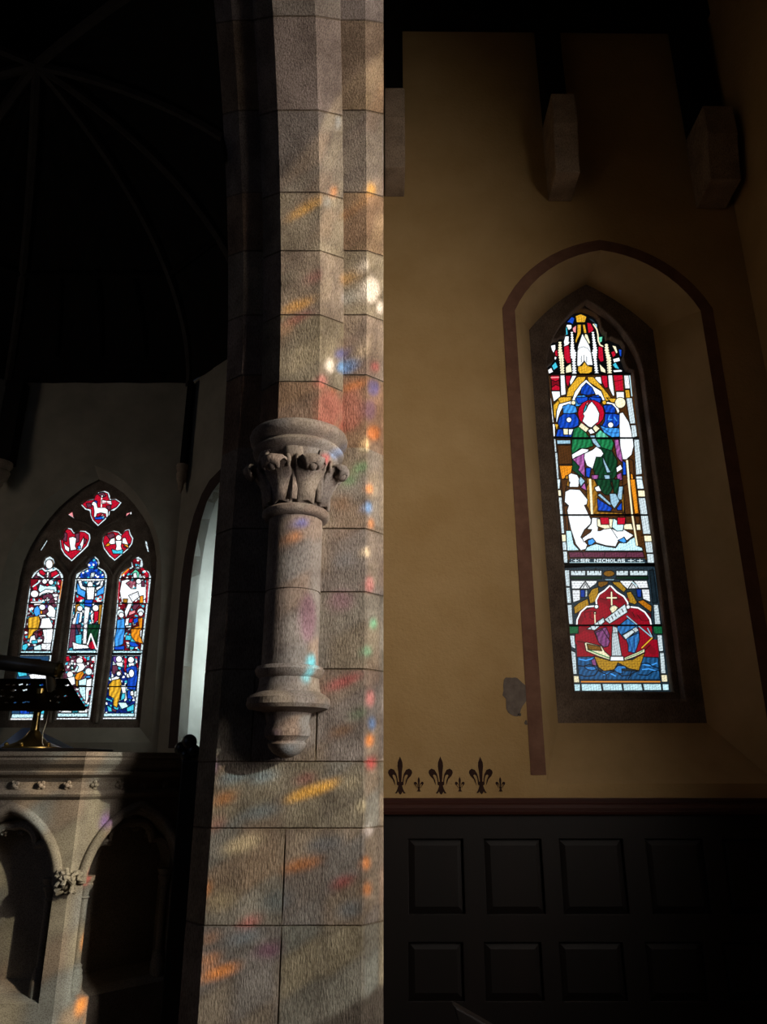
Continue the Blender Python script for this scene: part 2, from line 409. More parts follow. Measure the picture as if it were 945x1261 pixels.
FONT = dict(N='10001 11001 10101 10011 10001', I='111 010 010 010 111', C='0111 1000 1000 1000 0111', H='1001 1001 1111 1001 1001',
            O='0110 1001 1001 1001 0110', L='1000 1000 1000 1000 1111', A='0110 1001 1111 1001 1001', S='1111 1000 1111 0001 1111',
            R='1110 1001 1110 1010 1001', T='111 010 010 010 010')
NICK = """
crop X
p N:z 674,462,778,462,806,690,694,690
p k:z 694,700,806,690,826,852,706,852
crop A
p Y:s 330,95,375,78,425,100,410,150,340,150
p B 255,150,300,100,325,115,310,165,280,150
p W 258,165,300,168,300,198,275,215,252,185
p T 236,190,262,188,270,250,240,258
p P 305,195,340,168,335,240,310,225
p R 425,148,458,155,485,205,470,228,437,240
p k 430,110,470,120,515,165,500,190,480,155
p Y:s 345,165,380,165,376,240,350,290,335,330,328,300,345,240
p Y:s 388,165,412,165,425,238,400,240
p c 410,240,432,250,455,320,440,330,405,265
p S 480,148,512,165,512,200,495,185
p W 245,262,278,262,275,320,240,350,232,310
p L 518,268,558,265,552,310,530,320
l c 10 480,165,508,205,518,250,520,300,535,335,558,348
l W 10 240,345,260,335,275,315
l S 9 238,190,230,215,238,258
p R 235,350,275,335,288,400,295,485,260,490,235,440
p R 520,345,558,355,567,470,540,480,518,440
p c 248,520,292,488,303,562,250,570
p c 528,488,580,540,585,572,540,557
p W:j 288,225,312,225,325,370,342,400,335,460,342,582,302,582,300,460,288,440,284,390,290,300
p W:j 463,225,487,225,500,300,516,380,510,450,526,572,490,572,478,460,463,400,474,370
p W:f 388,238,450,345,462,400,477,505,440,505,440,520,405,470,360,520,343,505,345,400,350,350
l K 4 340,395,360,362,395,350,430,362,455,395
l K 5 380,430,380,480
l K 5 402,420,402,470
l K 5 424,430,424,480
l k 3 312,470,312,575
l k 3 326,470,328,575
l k 3 498,470,500,565
l k 3 510,470,513,565
p Y:s 405,472,430,508,472,520,468,560,440,575,368,575,350,552,352,515,385,508
p c:j 188,305,216,305,222,380,236,430,242,582,205,582,195,480,183,400
l k 3 212,450,218,575
p R 158,390,180,370,187,435,162,425
p W 125,340,165,332,167,370,152,400,160,430,178,440,162,468,145,425,130,380
p B 106,368,130,365,142,420,115,405
p T 133,510,165,473,187,520,150,548
p W 98,545,130,523,148,560,110,578
p W 78,552,98,555,98,580,78,580
p c:j 573,318,602,318,615,400,630,450,636,572,595,576,585,450,570,380
l k 3 600,450,606,570
p R 625,395,655,383,668,420,642,445
p c 632,338,668,345,684,400,668,410,650,370
p W 640,452,695,438,705,470,650,485
p B 688,370,716,375,713,440,698,425
p T 637,500,665,478,700,540,660,530
p W 640,545,705,540,722,548,718,560,650,565
p W:h 78,590,106,590,127,844,98,844
p R 125,590,195,590,202,715,133,715
l P 10 130,607,190,605
p r 130,625,165,640,195,625,200,680,165,665,133,690
p W 130,720,202,720,206,765,150,810
p W:f 204,585,242,585,252,748,210,758
p R 248,590,298,590,270,690,252,650
p W 303,590,342,590,290,680,282,640
p W 500,600,542,600,552,665,520,650,490,612
p R 545,590,595,590,602,690,575,695,550,640
p R:0 648,585,720,585,727,715,665,715
l K 5 650,640,722,625
p W:f 600,585,638,585,657,760,640,760,608,690
p W 668,725,735,725,737,780,672,780
p W:h 733,588,775,588,785,700,742,700
p Y:s 742,708,780,708,790,790,752,790
l A 7 782,590,800,760
p Y:s 348,600,418,598,405,645,330,725,305,772,300,820,255,762,268,700
p Y:s 430,600,478,600,560,690,602,742,640,795,580,805,545,712,438,642
p W 420,622,480,680,545,720,580,800,560,805,540,765,470,740,420,650,380,700,345,760,330,805,300,800,325,725,375,660
p B:d 422,652,470,690,495,742,430,755,372,742,382,690
p b:d 325,800,345,757,400,752,445,772,435,830,330,850
p B:d 440,765,520,750,552,792,535,835,440,840
p Y:s 145,825,200,770,300,765,290,800,200,830,165,860,140,870
crop B
p Y:s 112,60,155,15,172,60,140,100,130,195,115,130
p Y:s 555,0,650,5,640,35,600,40
p W:h 60,0,95,0,118,205,80,205
p W 80,215,128,215,128,322,90,322
p Y 122,213,158,218,142,275
p W 160,50,260,25,275,55,200,62,172,115,155,165,145,205,135,200,140,110
p W 560,30,640,50,665,110,650,135,630,85,600,55,550,50
p b:d 190,70,240,50,300,68,315,120,250,132,195,128
p B:d 163,160,200,130,300,132,325,180,325,230,270,252,165,252,150,210
p B:d 133,322,150,260,270,250,292,270,262,325
p B:d 528,62,600,55,632,90,625,128,545,122
p B:d 543,130,620,130,665,140,668,210,640,242,560,247,513,240,540,190
p b:d 498,225,550,245,668,250,680,322,600,328,535,290
l b 8 580,150,570,180,600,180
l b 8 620,160,640,190
l n 5 520,250,580,290,660,290
o W 243,182,22
o W 590,225,24
p c 193,255,237,255,237,307,198,307
p W 240,258,282,258,262,308,240,308
p B 296,0,400,-10,400,30,320,52
p B 408,-10,515,0,500,50,440,28
o c 280,40,19
o Y 537,38,18
o R 427,128,112
p T 362,112,385,48,400,55,372,122
p P 385,45,412,28,392,72
p W:f 432,28,468,72,497,130,487,200,462,218,430,248,405,240,353,195,370,150,358,130,385,100,402,60
p G:d 285,255,325,238,385,290,417,332,268,332
p L:d 465,300,502,265,550,300,580,332,465,332
p c:s 345,203,412,255,385,288,322,240
p c:s 463,222,502,255,465,288,438,250
p W 400,270,430,253,462,290,420,302
p G:d 268,342,430,342,445,400,380,420,330,422,262,475
p G:d 458,342,600,342,617,380,600,440,540,450,490,400
p g:d 470,400,600,440,645,520,642,640,560,742,480,742,440,560,465,500
p g 270,500,310,530,350,620,375,640,345,655,270,600
p S 415,310,457,310,470,350,512,410,480,412,440,370
p S 520,478,560,560,592,620,558,622,530,540
p S 533,640,582,640,592,742,560,742
p W 266,470,350,420,412,428,390,460,300,492,272,512
p M:d 273,510,370,460,378,650,380,665,320,600,330,572
p M:d 618,345,657,345,692,510,687,540,640,490
p M:d 430,640,492,640,460,742,438,720
p M:d 638,640,680,618,687,680,650,692
p W:f 372,462,440,430,470,403,512,430,532,465,510,492,470,492,440,592,390,562,368,500
p W 635,580,672,552,690,590,640,622
p B 383,580,427,580,415,665,385,652
p B 690,520,716,540,720,640,690,640
p y:d 388,665,430,665,425,742,392,742
p S 140,350,257,350,257,382,145,385
p N:s 148,392,263,392,270,552,155,552
p O:s 162,562,272,562,262,622,212,662,185,692
p N 165,690,190,690,220,742,170,742
p W:f 218,650,260,625,312,640,333,680,322,742,240,742,252,700,215,690
p y 213,650,238,640,247,742,215,725
p S 338,650,378,692,340,740,325,690
p N 740,500,777,520,792,742,755,742
p N 688,642,732,642,737,742,690,742
p O:s 755,622,775,640,785,742,757,742
o c:s 670,40,46
p W:f 663,128,690,118,742,200,772,310,782,400,765,472,722,512,690,512,668,400,662,250
p c:0 718,518,734,518,752,742,738,742
p w:h 718,0,768,0,797,215,750,215
p w:h 758,225,800,225,812,320,770,332
p w:h 783,345,827,345,852,632,800,642
p w 798,650,852,650,862,742,808,742
p w:h 85,340,132,340,142,450,95,452
p w:h 103,455,147,455,165,742,120,742
crop C
p N:s 72,0,132,0,112,100,118,222,100,222,80,62
p N 100,222,135,222,140,430,118,430
p w 18,0,72,0,65,82,28,82
p c 28,90,76,90,80,142,35,142
p w:h 35,150,82,150,104,452,55,452
p c 58,460,116,460,118,520,62,520
p w:h 66,520,118,520,127,592,73,592
p w:h 75,600,127,600,132,697,83,697
p w 700,0,752,0,767,82,710,82
p c 713,92,772,92,777,147,718,147
p w:h 718,155,777,155,822,457,758,457
p c 763,468,827,468,832,520,770,520
p w:h 772,520,832,520,842,612,785,612
p w:h 788,620,847,620,852,697,795,697
p y:d 288,60,330,0,350,0,382,60,382,270,600,282,602,120,568,120,592,292,330,292,288,222
p c:0 308,0,326,0,342,292,325,292
p g:d 358,0,482,0,502,80,477,132,440,132,388,80
p g:d 498,0,562,0,552,122,518,122
p S 378,132,400,118,502,210,480,218
p B:d 376,158,502,240,492,268,383,262
p B 538,242,582,188,582,257,548,260
p S 558,60,592,60,582,172,538,172
p S 478,120,532,120,562,182,520,248,488,200
p W 353,70,390,53,412,100,368,102
p M 240,70,272,28,292,100
p N:s 593,60,640,30,672,292,608,292
p O:s 648,0,692,0,722,282,688,292
p N:s 608,308,672,308,682,362,618,372
p c 598,372,662,370,677,422,598,418
p N 688,310,732,310,727,372,698,372
p c 700,375,735,375,740,425,705,425
p A:s 116,428,160,428,182,540,230,592,128,596
p A:s 275,596,290,568,330,548,370,538,450,560,530,572,560,530,620,530,650,500,690,480,700,552,750,570,757,596
p W:f 110,105,150,83,232,88,298,170,290,212,270,217,328,340,322,372,270,422,240,482,295,545,282,582,240,594,198,540,158,420,138,330,126,260,138,220,105,190
p W:f 252,490,322,440,332,420,290,415,327,370,332,320,392,322,382,430,400,430,470,398,540,430,600,418,682,468,622,512,600,480,550,520,530,562,450,552,370,530,340,490,300,500,265,522
p c 376,330,510,330,512,405,440,415,378,392
p A 510,325,600,375,590,430,540,432,500,400
p R 398,318,472,318,477,377,408,377
p R 543,318,612,318,607,377,543,377
l K 6 470,377,545,490
p b 298,510,340,492,362,520,330,547,302,547
p b 548,510,600,483,622,520,600,532
p m:s 138,605,757,605,772,652,148,652
l K 5 250,600,275,655
l K 5 430,655,445,600
l K 5 610,655,630,600
l c 13 636,0,668,300,708,548
p k:0 145,660,775,660,780,700,150,700
crop D
p w 88,85,212,85,212,127,90,127
p w 222,85,347,85,347,127,222,127
p w 466,85,567,85,567,127,468,127
p w 578,85,728,85,728,127,580,127
l k 8 95,130,345,130
l K 8 112,84,120,100
l K 8 140,84,142,100
l K 8 180,84,182,100
l K 8 245,84,247,100
l K 8 285,84,287,100
l K 8 325,84,327,100
l K 8 490,84,492,100
l K 8 530,84,532,100
l K 8 605,84,607,100
l K 8 650,84,652,100
l K 8 695,84,697,100
o y:s 407,110,48,26
p g:s 88,134,347,134,347,156,90,156
p g:s 466,134,733,134,736,156,470,156
p W:k 92,168,312,168,300,195,240,237,98,237
p W:k 100,245,168,245,168,330,108,352
p w:k 210,245,228,245,228,300,210,310
p W:k 497,168,722,168,737,230,560,237,505,195
p W:k 678,240,742,240,753,348,690,322
p B 170,245,207,245,207,307,170,307
p B 633,240,677,240,677,307,643,307
l K 10 165,235,210,175,250,235
l K 6 190,235,210,195,232,235
l K 10 570,230,610,172,655,235
l K 6 590,230,612,195,635,235
l A 6 600,180,640,215
p r 150,395,560,395,755,440,775,675,130,675
p R 300,290,410,215,530,290,575,370,700,420,765,540,770,700,120,700,135,520,170,430,290,380
p y:s 318,177,402,175,395,200,340,227,315,212
p Y:s 236,290,265,240,317,222,322,260,297,342,250,362
p Y:s 115,387,160,352,230,318,242,370,150,432,122,448
p Y:s 428,178,500,180,552,240,530,267,448,200
p Y:s 552,267,590,258,642,350,622,368,573,350
p O:s 642,342,690,328,763,380,758,432,690,382
l r 34 180,480,160,530
l r 30 420,255,400,275
l r 34 340,330,390,350,420,385
l r 34 480,330,530,350,560,330
l r 40 150,600,200,560,260,590
l r 34 560,420,620,470,690,470
l K 5 330,315,385,330,415,300,450,330,520,315
l K 5 300,420,200,430,210,480
l K 5 250,430,250,480,330,510
l K 5 430,280,470,300,480,265
l K 5 640,450,680,500,750,500
l K 5 620,470,600,430
l K 18 412,212,370,252,325,282,300,332,305,378
l W 11 412,212,370,252,325,282,300,332,305,378
l K 18 290,380,222,386,172,430,142,495,140,532
l W 11 290,380,222,386,172,430,142,495,140,532
l K 18 425,215,470,262,530,300,562,350,565,380
l W 11 425,215,470,262,530,300,562,350,565,380
l K 18 580,386,650,395,705,430,748,490,757,532
l W 11 580,386,650,395,705,430,748,490,757,532
o W 303,385,18
o W 566,388,18
p S 362,152,462,152,445,170,380,170
p c 412,405,425,378,455,372,485,392,455,430,430,440
l K 18 428,262,430,375
l K 18 388,312,472,312
l c 10 428,266,430,370
l c 10 392,312,468,312
p w 368,492,540,362,562,432,412,528
l K 8 412,505,400,480
l K 8 440,488,428,465
l K 8 468,468,456,446
l K 8 497,448,485,425
l K 8 525,428,512,405
p w 222,572,362,475,372,512,290,582
l K 7 262,575,255,555
l K 7 295,555,288,535
l K 7 325,535,318,515
l c 7 288,432,292,520
o c 290,437,9
p M:d 283,592,382,553,412,620,402,690,390,720,360,745,335,720
p b:d 463,562,562,483,642,540,662,610,655,690,610,800,548,790,560,690
p w:h 518,618,632,553,657,582,545,658
p w:h 438,545,477,560,495,700,430,700
l K 16 557,465,770,645
l S 8 557,465,770,645
p w:s 30,80,78,80,83,217,43,217
p w:s 45,225,83,225,95,357,52,357
p w:s 57,368,98,368,108,532,73,532
p G:s 73,548,153,548,153,607,78,612
p k:s 743,82,777,82,813,352,770,357
p w:k 777,368,817,368,838,532,788,532
p G:s 773,548,848,548,853,612,783,612
l K 5 75,542,850,540
crop E
p R:0 127,50,765,50,765,187,133,182
l r 50 160,70,200,110
l r 50 680,100,720,140
l K 5 130,60,190,70
l K 5 640,150,700,90
p w:k 72,15,112,15,122,122,88,105
p w:k 82,130,122,150,132,317,103,317
p c:s 103,328,147,328,152,382,108,382
p A:s 108,392,157,392,157,447,113,447
p w:k 752,10,792,10,803,137,768,142
p w:k 773,148,807,148,822,312,783,312
p c:s 783,320,832,320,837,377,788,377
p A 793,392,843,392,846,442,798,442
p q:d 133,182,265,180,300,290,600,290,642,182,762,187,777,358,148,358
l b 8 150,200,200,210,250,195
l b 8 640,240,700,250,750,230
l b 8 640,280,690,275,760,295
l b 8 340,320,390,310,430,330
l K 8 140,250,180,255,230,240,265,255
l K 8 150,320,200,335,270,325,300,285
l K 8 300,290,360,320,420,295
l K 8 360,325,355,355
l K 8 430,290,480,330,540,325,560,290
l K 8 620,240,680,230,720,255,765,270
l K 8 610,320,680,325,720,295,770,290
l K 8 530,350,560,310,610,290
p b 187,255,265,257,285,280,245,288,207,278
p M 243,208,272,190,285,255,250,243
p Y:k 263,175,390,212,560,205,658,150,612,288,540,275,450,228,420,282,340,292,298,262
p b 418,282,450,250,502,253,520,275,480,275,482,315,440,302
p c 190,75,202,68,322,98,347,140,387,175,387,207,300,178,203,137
l G 9 215,125,300,160,380,190
p c 498,188,600,145,657,118,657,147,580,182,500,210
l G 7 510,195,600,160,645,135
p y:s 208,80,312,102,325,135,218,127
p b:d 512,40,612,-5,618,50,583,152,530,142,528,90
l n 5 540,60,560,150
l n 5 575,40,580,140
p w:h 403,-5,447,-5,480,175,400,175
p W 393,178,492,178,497,213,388,213
p M:d 275,-5,330,-30,388,60,372,100,340,108,300,72
p w 485,15,560,-30,580,-10,510,48
l K 14 680,-40,722,35
l S 7 680,-40,718,35
l K 15 715,35,635,112
l Y 8 715,35,635,112
l O 7 165,375,775,375
p A:s 163,390,317,390,327,447,168,447
p A:s 327,390,477,390,487,444,335,444
p A:s 487,390,632,390,644,444,495,444
p A:s 642,390,782,390,790,442,652,442
l K 4 60,100,120,145
crop C
"""
SADDLE = [('A', 582), ('B', 334), ('C', 299), ('C', 712), ('D', 541)]

EAST = """
crop F
# border glow then content of the tracery lights
p w 245,225,290,185,360,170,365,150,400,110,455,98,500,115,515,150,515,175,560,170,620,210,590,250,550,285,515,285,510,320,480,360,405,425,350,370,330,320,325,285,290,275
p R:f 262,225,300,197,370,185,380,150,420,120,455,115,490,130,500,165,510,190,560,185,600,212,570,250,530,270,500,290,495,320,465,350,408,405,365,365,345,320,345,270,300,262
p m 400,130,455,120,480,150,440,170
p m 300,215,340,215,350,250,310,255
p m 480,240,520,235,520,270,495,275
p B 350,215,375,190,400,200,395,250,365,250
p W 355,205,372,200,392,215,402,255,470,255,495,275,495,335,480,350,475,310,430,300,395,310,385,350,368,340,372,290,365,240,348,230
l W 8 440,150,435,250
o W 442,152,10
p W 440,185,475,192,525,195,530,232,480,215,440,222
l R 6 440,205,520,212
l R 6 480,190,485,220
p B:x 378,340,465,330,460,360,375,362
p P 420,330,450,305,460,330
p w 55,540,95,515,95,460,130,430,170,440,190,475,240,455,290,458,335,490,340,530,320,600,270,650,170,740,100,680,65,620
p R:f 72,545,108,525,110,465,132,445,160,455,185,490,240,470,285,475,320,500,325,535,300,595,260,635,170,720,110,665,80,610
p m 105,470,130,490,125,560,90,550
p m 200,490,240,480,235,560,205,570
p m 275,530,305,540,290,580,262,560
p W 145,525,180,515,212,530,200,600,215,630,160,640,150,575
p W 95,560,115,590,150,615,145,655,110,630
p W 270,530,280,515,275,580,255,640,215,635,240,590
p b 222,600,250,595,250,625,228,628
p w 435,560,445,510,485,470,540,455,590,465,610,490,640,450,685,438,700,490,725,530,715,580,680,630,555,735,500,690,450,620
p R:f 450,560,460,515,495,482,540,470,585,480,610,510,650,465,678,458,688,500,708,535,700,575,668,620,556,715,515,680,465,615
p m 480,500,540,480,560,510,510,540
p m 640,580,690,580,670,620,635,610
p O 460,605,500,565,545,565,500,600
p O 685,625,670,585,620,570,650,600
p W 500,570,520,535,555,525,560,580,520,585
p W 620,575,625,530,650,525,680,590
o W 590,525,26
p W 560,550,620,550,610,600,625,640,560,640,570,600
p T 525,625,580,640,630,630,625,670,540,668
p P:f 130,310,175,280,190,350
l W 9 130,312,185,352
p P:f 640,350,655,300,700,285,690,310
l W 8 660,300,700,290,700,312
p w 820,545,845,560,865,655,845,650
l K 4 835,580,850,600
l K 4 840,620,860,640
crop J
p w:z 178,362,212,308,218,320,190,365
crop J
# borders of the three lights
p w:z 135,490,150,462,175,445,200,435,195,415,205,395,225,386,245,400,252,420,246,437,270,450,289,475,290,495,237,840,198,1137,40,1137,88,830
p w:z 340,490,345,468,375,450,398,440,395,420,410,400,432,386,450,402,457,420,450,438,477,452,490,475,490,495,448,830,412,1137,252,1137,300,830
p w:z 540,490,550,463,575,445,598,435,597,413,610,397,630,388,650,403,655,425,652,440,682,460,692,485,690,505,652,830,622,1137,464,1137,510,830
p m:x 148,492,175,458,205,440,240,440,268,460,278,490,230,832,98,832
p u:x 352,492,375,460,405,446,450,446,475,465,480,490,437,832,310,832
p r:x 552,492,570,462,605,446,650,448,675,470,680,500,640,832,520,832
p u 76,845,226,845,188,1132,50,1132
p m:x 298,845,436,845,400,1132,262,1132
p n:x 505,845,640,845,610,1132,474,1132
crop G
# left light
p H 440,110,470,85,515,90,535,130,520,180,470,200,430,170
o W 478,140,42,55
l w 16 400,190,430,215,470,222,540,205,560,190
p W:z 452,225,480,225,468,300,445,300
p R 358,210,400,205,440,250,415,275,365,250
p R 495,240,560,210,590,250,560,270,500,300
l A 12 355,260,415,300
l A 12 590,262,530,300
p R:x 575,320,625,320,600,490,575,480
l O 9 628,340,600,540
p R 280,400,330,370,345,440,300,470
p r 260,310,370,300,300,400,260,420
l A 12 290,400,360,350
o W 425,340,30
o W 500,350,30
p A 370,370,420,395,480,390,560,400,570,460,500,470,430,440,380,480,350,440
p R 435,370,470,360,480,390,450,400
p T 535,340,565,335,560,380,540,375
p W:z 355,480,440,430,540,440,520,480,470,470,400,490,360,520
p m 405,500,500,480,540,520,480,560,400,540
o W 308,485,48,42
p W:z 510,485,580,480,585,515,530,525
p R:x 250,535,400,530,390,575,250,575
p W:z 420,560,455,520,490,550,460,580
p W:z 440,540,500,545,455,580
l W 12 270,585,395,580
l W 14 255,640,290,610,400,600
p r:x 235,610,300,600,300,700,240,740
o W 398,640,38,34
p b 305,650,345,620,372,665,385,740,320,750,298,700
p O 370,680,400,680,400,720,375,720
p W:z 350,730,440,725,445,750,360,755
p W:f 455,640,485,610,530,640,555,680,545,760,480,760,440,720,470,690
p V 430,620,455,600,465,640,440,660
p r:x 480,755,550,760,540,850,500,830
p W:f 390,770,480,760,520,850,510,890,400,890,360,880,380,840
p Y:d 235,760,360,740,372,800,350,900,300,930,260,1000,225,1010,240,900,228,850
p r:x 190,885,240,890,225,1010,175,1040
p r:x 340,920,400,910,400,970,345,980
p W:f 400,900,525,890,515,1000,490,1100,400,1100,420,1000
p m 300,930,350,940,340,1010,300,980
p W:z 260,980,310,960,320,1010,400,1010,400,1040,330,1060,240,1060
p T 165,1080,220,1060,235,1100,200,1150,160,1130
p T 270,1030,340,1020,345,1060,280,1070
p W:z 390,1060,500,1060,490,1140,380,1130
p A 300,1100,380,1070,390,1140,300,1140
p u 225,1110,300,1090,290,1130,230,1140
p A:z 150,1150,500,1150,497,1178,130,1178
l K 4 445,890,445,1150
# centre light upper (crop H centre part and J)
crop J
p B:x 355,490,372,462,405,448,400,425,412,405,430,398,445,408,448,430,445,446,472,462,480,492
p B:x 400,425,430,395,448,420,440,446,405,446
o W 421,472,8
p w:z 415,465,435,462,430,485,412,485
p W:z 352,492,480,492,478,503,352,503
p W:z 356,500,372,500,378,525,395,532,392,548,365,535
p W:z 438,532,455,525,462,500,474,500,468,530,440,548
p b 352,505,370,540,392,550,388,580,352,560
p b 444,548,470,530,478,510,475,560,440,575
o W 412,520,13,16
p H 392,528,436,528,430,590,396,590
p W:z 394,530,434,530,428,588,398,588
p R:x 345,560,385,580,385,598,342,600
p R:x 430,578,472,560,470,600,425,600
p B 388,588,425,588,418,622,385,615
p W:z 386,618,412,622,400,700,395,790,378,790,382,700
p y 345,610,365,605,360,640,340,680
o W 365,628,13
p W:z 350,640,378,645,372,690,350,700,333,720,330,690
p b 355,650,365,650,358,700,345,700
p m 325,700,372,700,350,800,312,810
p u 345,700,365,750,360,780,345,770
p T 345,750,375,745,372,795,345,790
o W 437,626,15
p y 452,610,468,610,455,720,448,700
p W:z 412,660,430,640,425,680,450,650,448,690,420,697
p R 430,640,452,640,448,680,428,700
p g:d 400,700,455,700,440,820,430,760,400,790
p R:d 412,780,432,770,440,815,398,812
l W 6 398,800,415,745,440,812
p W:z 330,780,360,790,400,795,410,810,335,815
p A:z 306,820,440,820,438,832,304,832
# right light upper
crop H
p w:z 385,140,405,120,430,150,460,190,370,195
p L 375,150,402,125,430,150,425,190,385,190
p r:x 345,150,390,110,370,55,400,45,440,60,430,105,395,115
p R:x 430,110,460,115,500,160,500,190,465,180
p R:x 300,160,350,120,370,130,310,190
l O 8 300,170,350,125
p W:z 385,155,410,150,415,190,385,190
p W:f 300,210,340,200,390,210,460,200,480,240,480,340,440,370,400,330,370,400,330,490,320,440,345,380,300,370,285,290
p p:x 330,230,370,205,410,210,405,270,370,270
p m 445,215,470,205,470,255,445,255
o W 425,215,20
p W:z 350,320,420,290,430,330,380,370
p y 310,345,345,345,340,375,310,372
p O 435,325,460,320,458,375,430,375
l R 9 283,220,275,350
l R 9 490,220,485,370
p m 385,385,440,380,400,430,375,420
o w 290,450,27
o W 297,465,20
o w 440,440,26
o W 440,455,18
p P 355,440,400,425,400,450,350,470
p b:d 265,500,320,490,325,560,310,680,250,705,245,640,262,570
p W:z 330,490,370,480,350,540,320,545
p R 355,490,385,485,380,520,350,525
p B 385,495,420,480,425,510,390,535
p O:d 420,490,455,480,450,560,440,620,460,680,400,660,365,620,370,560,425,545
p W:z 435,580,450,570,445,640,435,620
p W:z 330,545,375,540,370,555,330,558
p m 330,575,362,575,358,585,330,588
p T 330,610,375,620,365,650,325,650
p B 355,660,395,665,430,690,395,705,360,690
p B 240,700,320,690,320,720,250,722
p w:z 330,675,360,685,350,715
p T 358,695,395,700,385,720,360,718
p A:z 237,728,455,728,452,748,232,748
# right light lower
p V 235,770,265,768,262,830,238,820
o W 280,790,24
p W:z 262,812,312,812,305,850,250,835
p w:z 235,800,262,830,230,840
p R:x 312,770,340,765,335,890,318,880
p R:x 395,770,418,770,425,880,405,840
o W 368,795,24
p W:z 348,820,390,815,400,850,355,855
p m 230,835,265,835,275,870,240,910,228,890
p P:x 255,880,290,870,305,895,270,915
o W 278,897,17
p B:d 330,860,370,840,410,840,418,920,400,1020,340,1010,345,920
o W 372,895,20,30
p W:z 335,905,350,890,360,930,335,925
p W:z 220,930,260,915,290,925,260,950,225,950
p Y:d 205,975,235,945,290,935,300,980,285,1080,265,1150,235,1130,240,1080,205,1060
p W:f 290,985,330,980,330,1020,340,1090,320,1110,300,1020
p T 300,1045,325,1040,325,1080,290,1100
p B 345,1020,380,1020,375,1090,340,1080
p W:z 362,1030,385,1020,390,1060,365,1060
p w:z 390,1030,410,1020,408,1070,388,1070
p T 190,1130,225,1150,250,1175,200,1180
p A 270,1110,330,1110,350,1140,300,1160
p T 335,1150,390,1120,390,1170,340,1180
p m 225,1150,262,1165,255,1185,228,1170
p A:z 168,1190,395,1190,392,1215,165,1215
p W:z 152,1220,408,1220,404,1235,150,1235
l K 4 290,1190,288,1215
# centre light lower
crop I
p R 195,80,240,75,250,130,205,140
p m 250,70,330,70,300,110
p R:x 395,75,440,80,440,150,405,150
p R:x 490,90,540,75,540,160,500,150
p W:z 250,145,290,142,282,180,256,180
p W:z 440,145,478,142,465,185,445,180
p g:x 255,180,290,180,290,240,260,240
p R:x 480,160,520,170,510,220,470,230
o W 360,130,40,38
p W:f 320,160,400,155,430,200,400,240,330,270,300,240,330,200
p A 300,240,330,180,350,200,320,270
o w 465,255,42
p O:d 320,280,395,245,412,280,370,350,330,360,300,330
o W 248,290,38,40
p W:f 210,330,300,310,310,400,260,420,330,480,200,480
p b 430,310,470,300,500,320,470,330,430,330
p y 315,360,345,360,340,450,318,420
p A 350,360,430,330,470,360,440,415,350,415
p R:x 500,290,525,290,515,340,500,330
p W:f 440,350,505,330,490,480,440,640,410,600,430,480
p A:z 350,420,430,420,430,600,400,570,355,490
p R:x 470,480,500,460,490,530,465,540
p W:z 130,735,170,690,250,665,270,735
p T:x 275,670,340,670,340,735,275,735
p W:z 345,665,440,665,455,735,345,735
p A:z 105,740,455,740,452,782,100,782
p W:z 78,792,482,792,478,815,75,815
l K 4 275,670,270,785
crop G
# left light lower, behind the lectern
crop J
p T 78,915,120,912,125,935,85,940
p W:z 130,930,185,920,220,935,215,950,140,950
p w:z 60,950,130,955,125,1010,58,1010
p B:x 130,960,200,955,195,1010,140,1010
p B:d 88,1090,140,1085,130,1120,100,1130
p T 150,1080,205,1085,200,1115,150,1110
p A:z 55,1110,200,1110,197,1128,50,1128
p W:z 42,1128,200,1128,198,1138,40,1138
"""
# ------------------------------------------------------------------ main dimensions
YP = 2.70; ZS = 2.82; RA = 2.08; YC = YP-RA      # pier face, springing height, arch radius
YW = 4.0; XR = 2.34                              # chapel end wall, chapel side wall
XL, XRt = -.66, 0.0
def rad(y, z):  return (y-YP) if z < ZS else math.hypot(y-YC, z-ZS)-RA
def prof_off(X, z):
    if X < XL or X > XRt: return .6
    o = 0
    if X > -.07: o = (X+.07)/.07*.08
    if X < -.58: o = (-.58-X)
    d = abs(X+.33)
    if z > ZS:
        if d < .078: o = -.12
        elif d < .165: o = -.12+(d-.078)/.087*.10
    elif z > 1.75 and d < .1: o = -.06-math.sqrt(.01-d*d)
    return o
def hit(px, py):
    r = ray(px, py); t = 1.5
    while t < 6:
        p = Vector((0,0,CH))+r*t
        if rad(p.y, p.z) >= prof_off(p.x, p.z): return p
        t += .002
    return None
def s_of(py, px=432):
    p = hit(px, py)
    return p.z-ZS if p.z < ZS else math.atan2(p.z-ZS, p.y-YC)*RA
def place(X, off, s):
    if s <= 0: return Vector((X, YP+off, ZS+s))
    a = s/RA; return Vector((X, YC+(RA+off)*math.cos(a), ZS+(RA+off)*math.sin(a)))

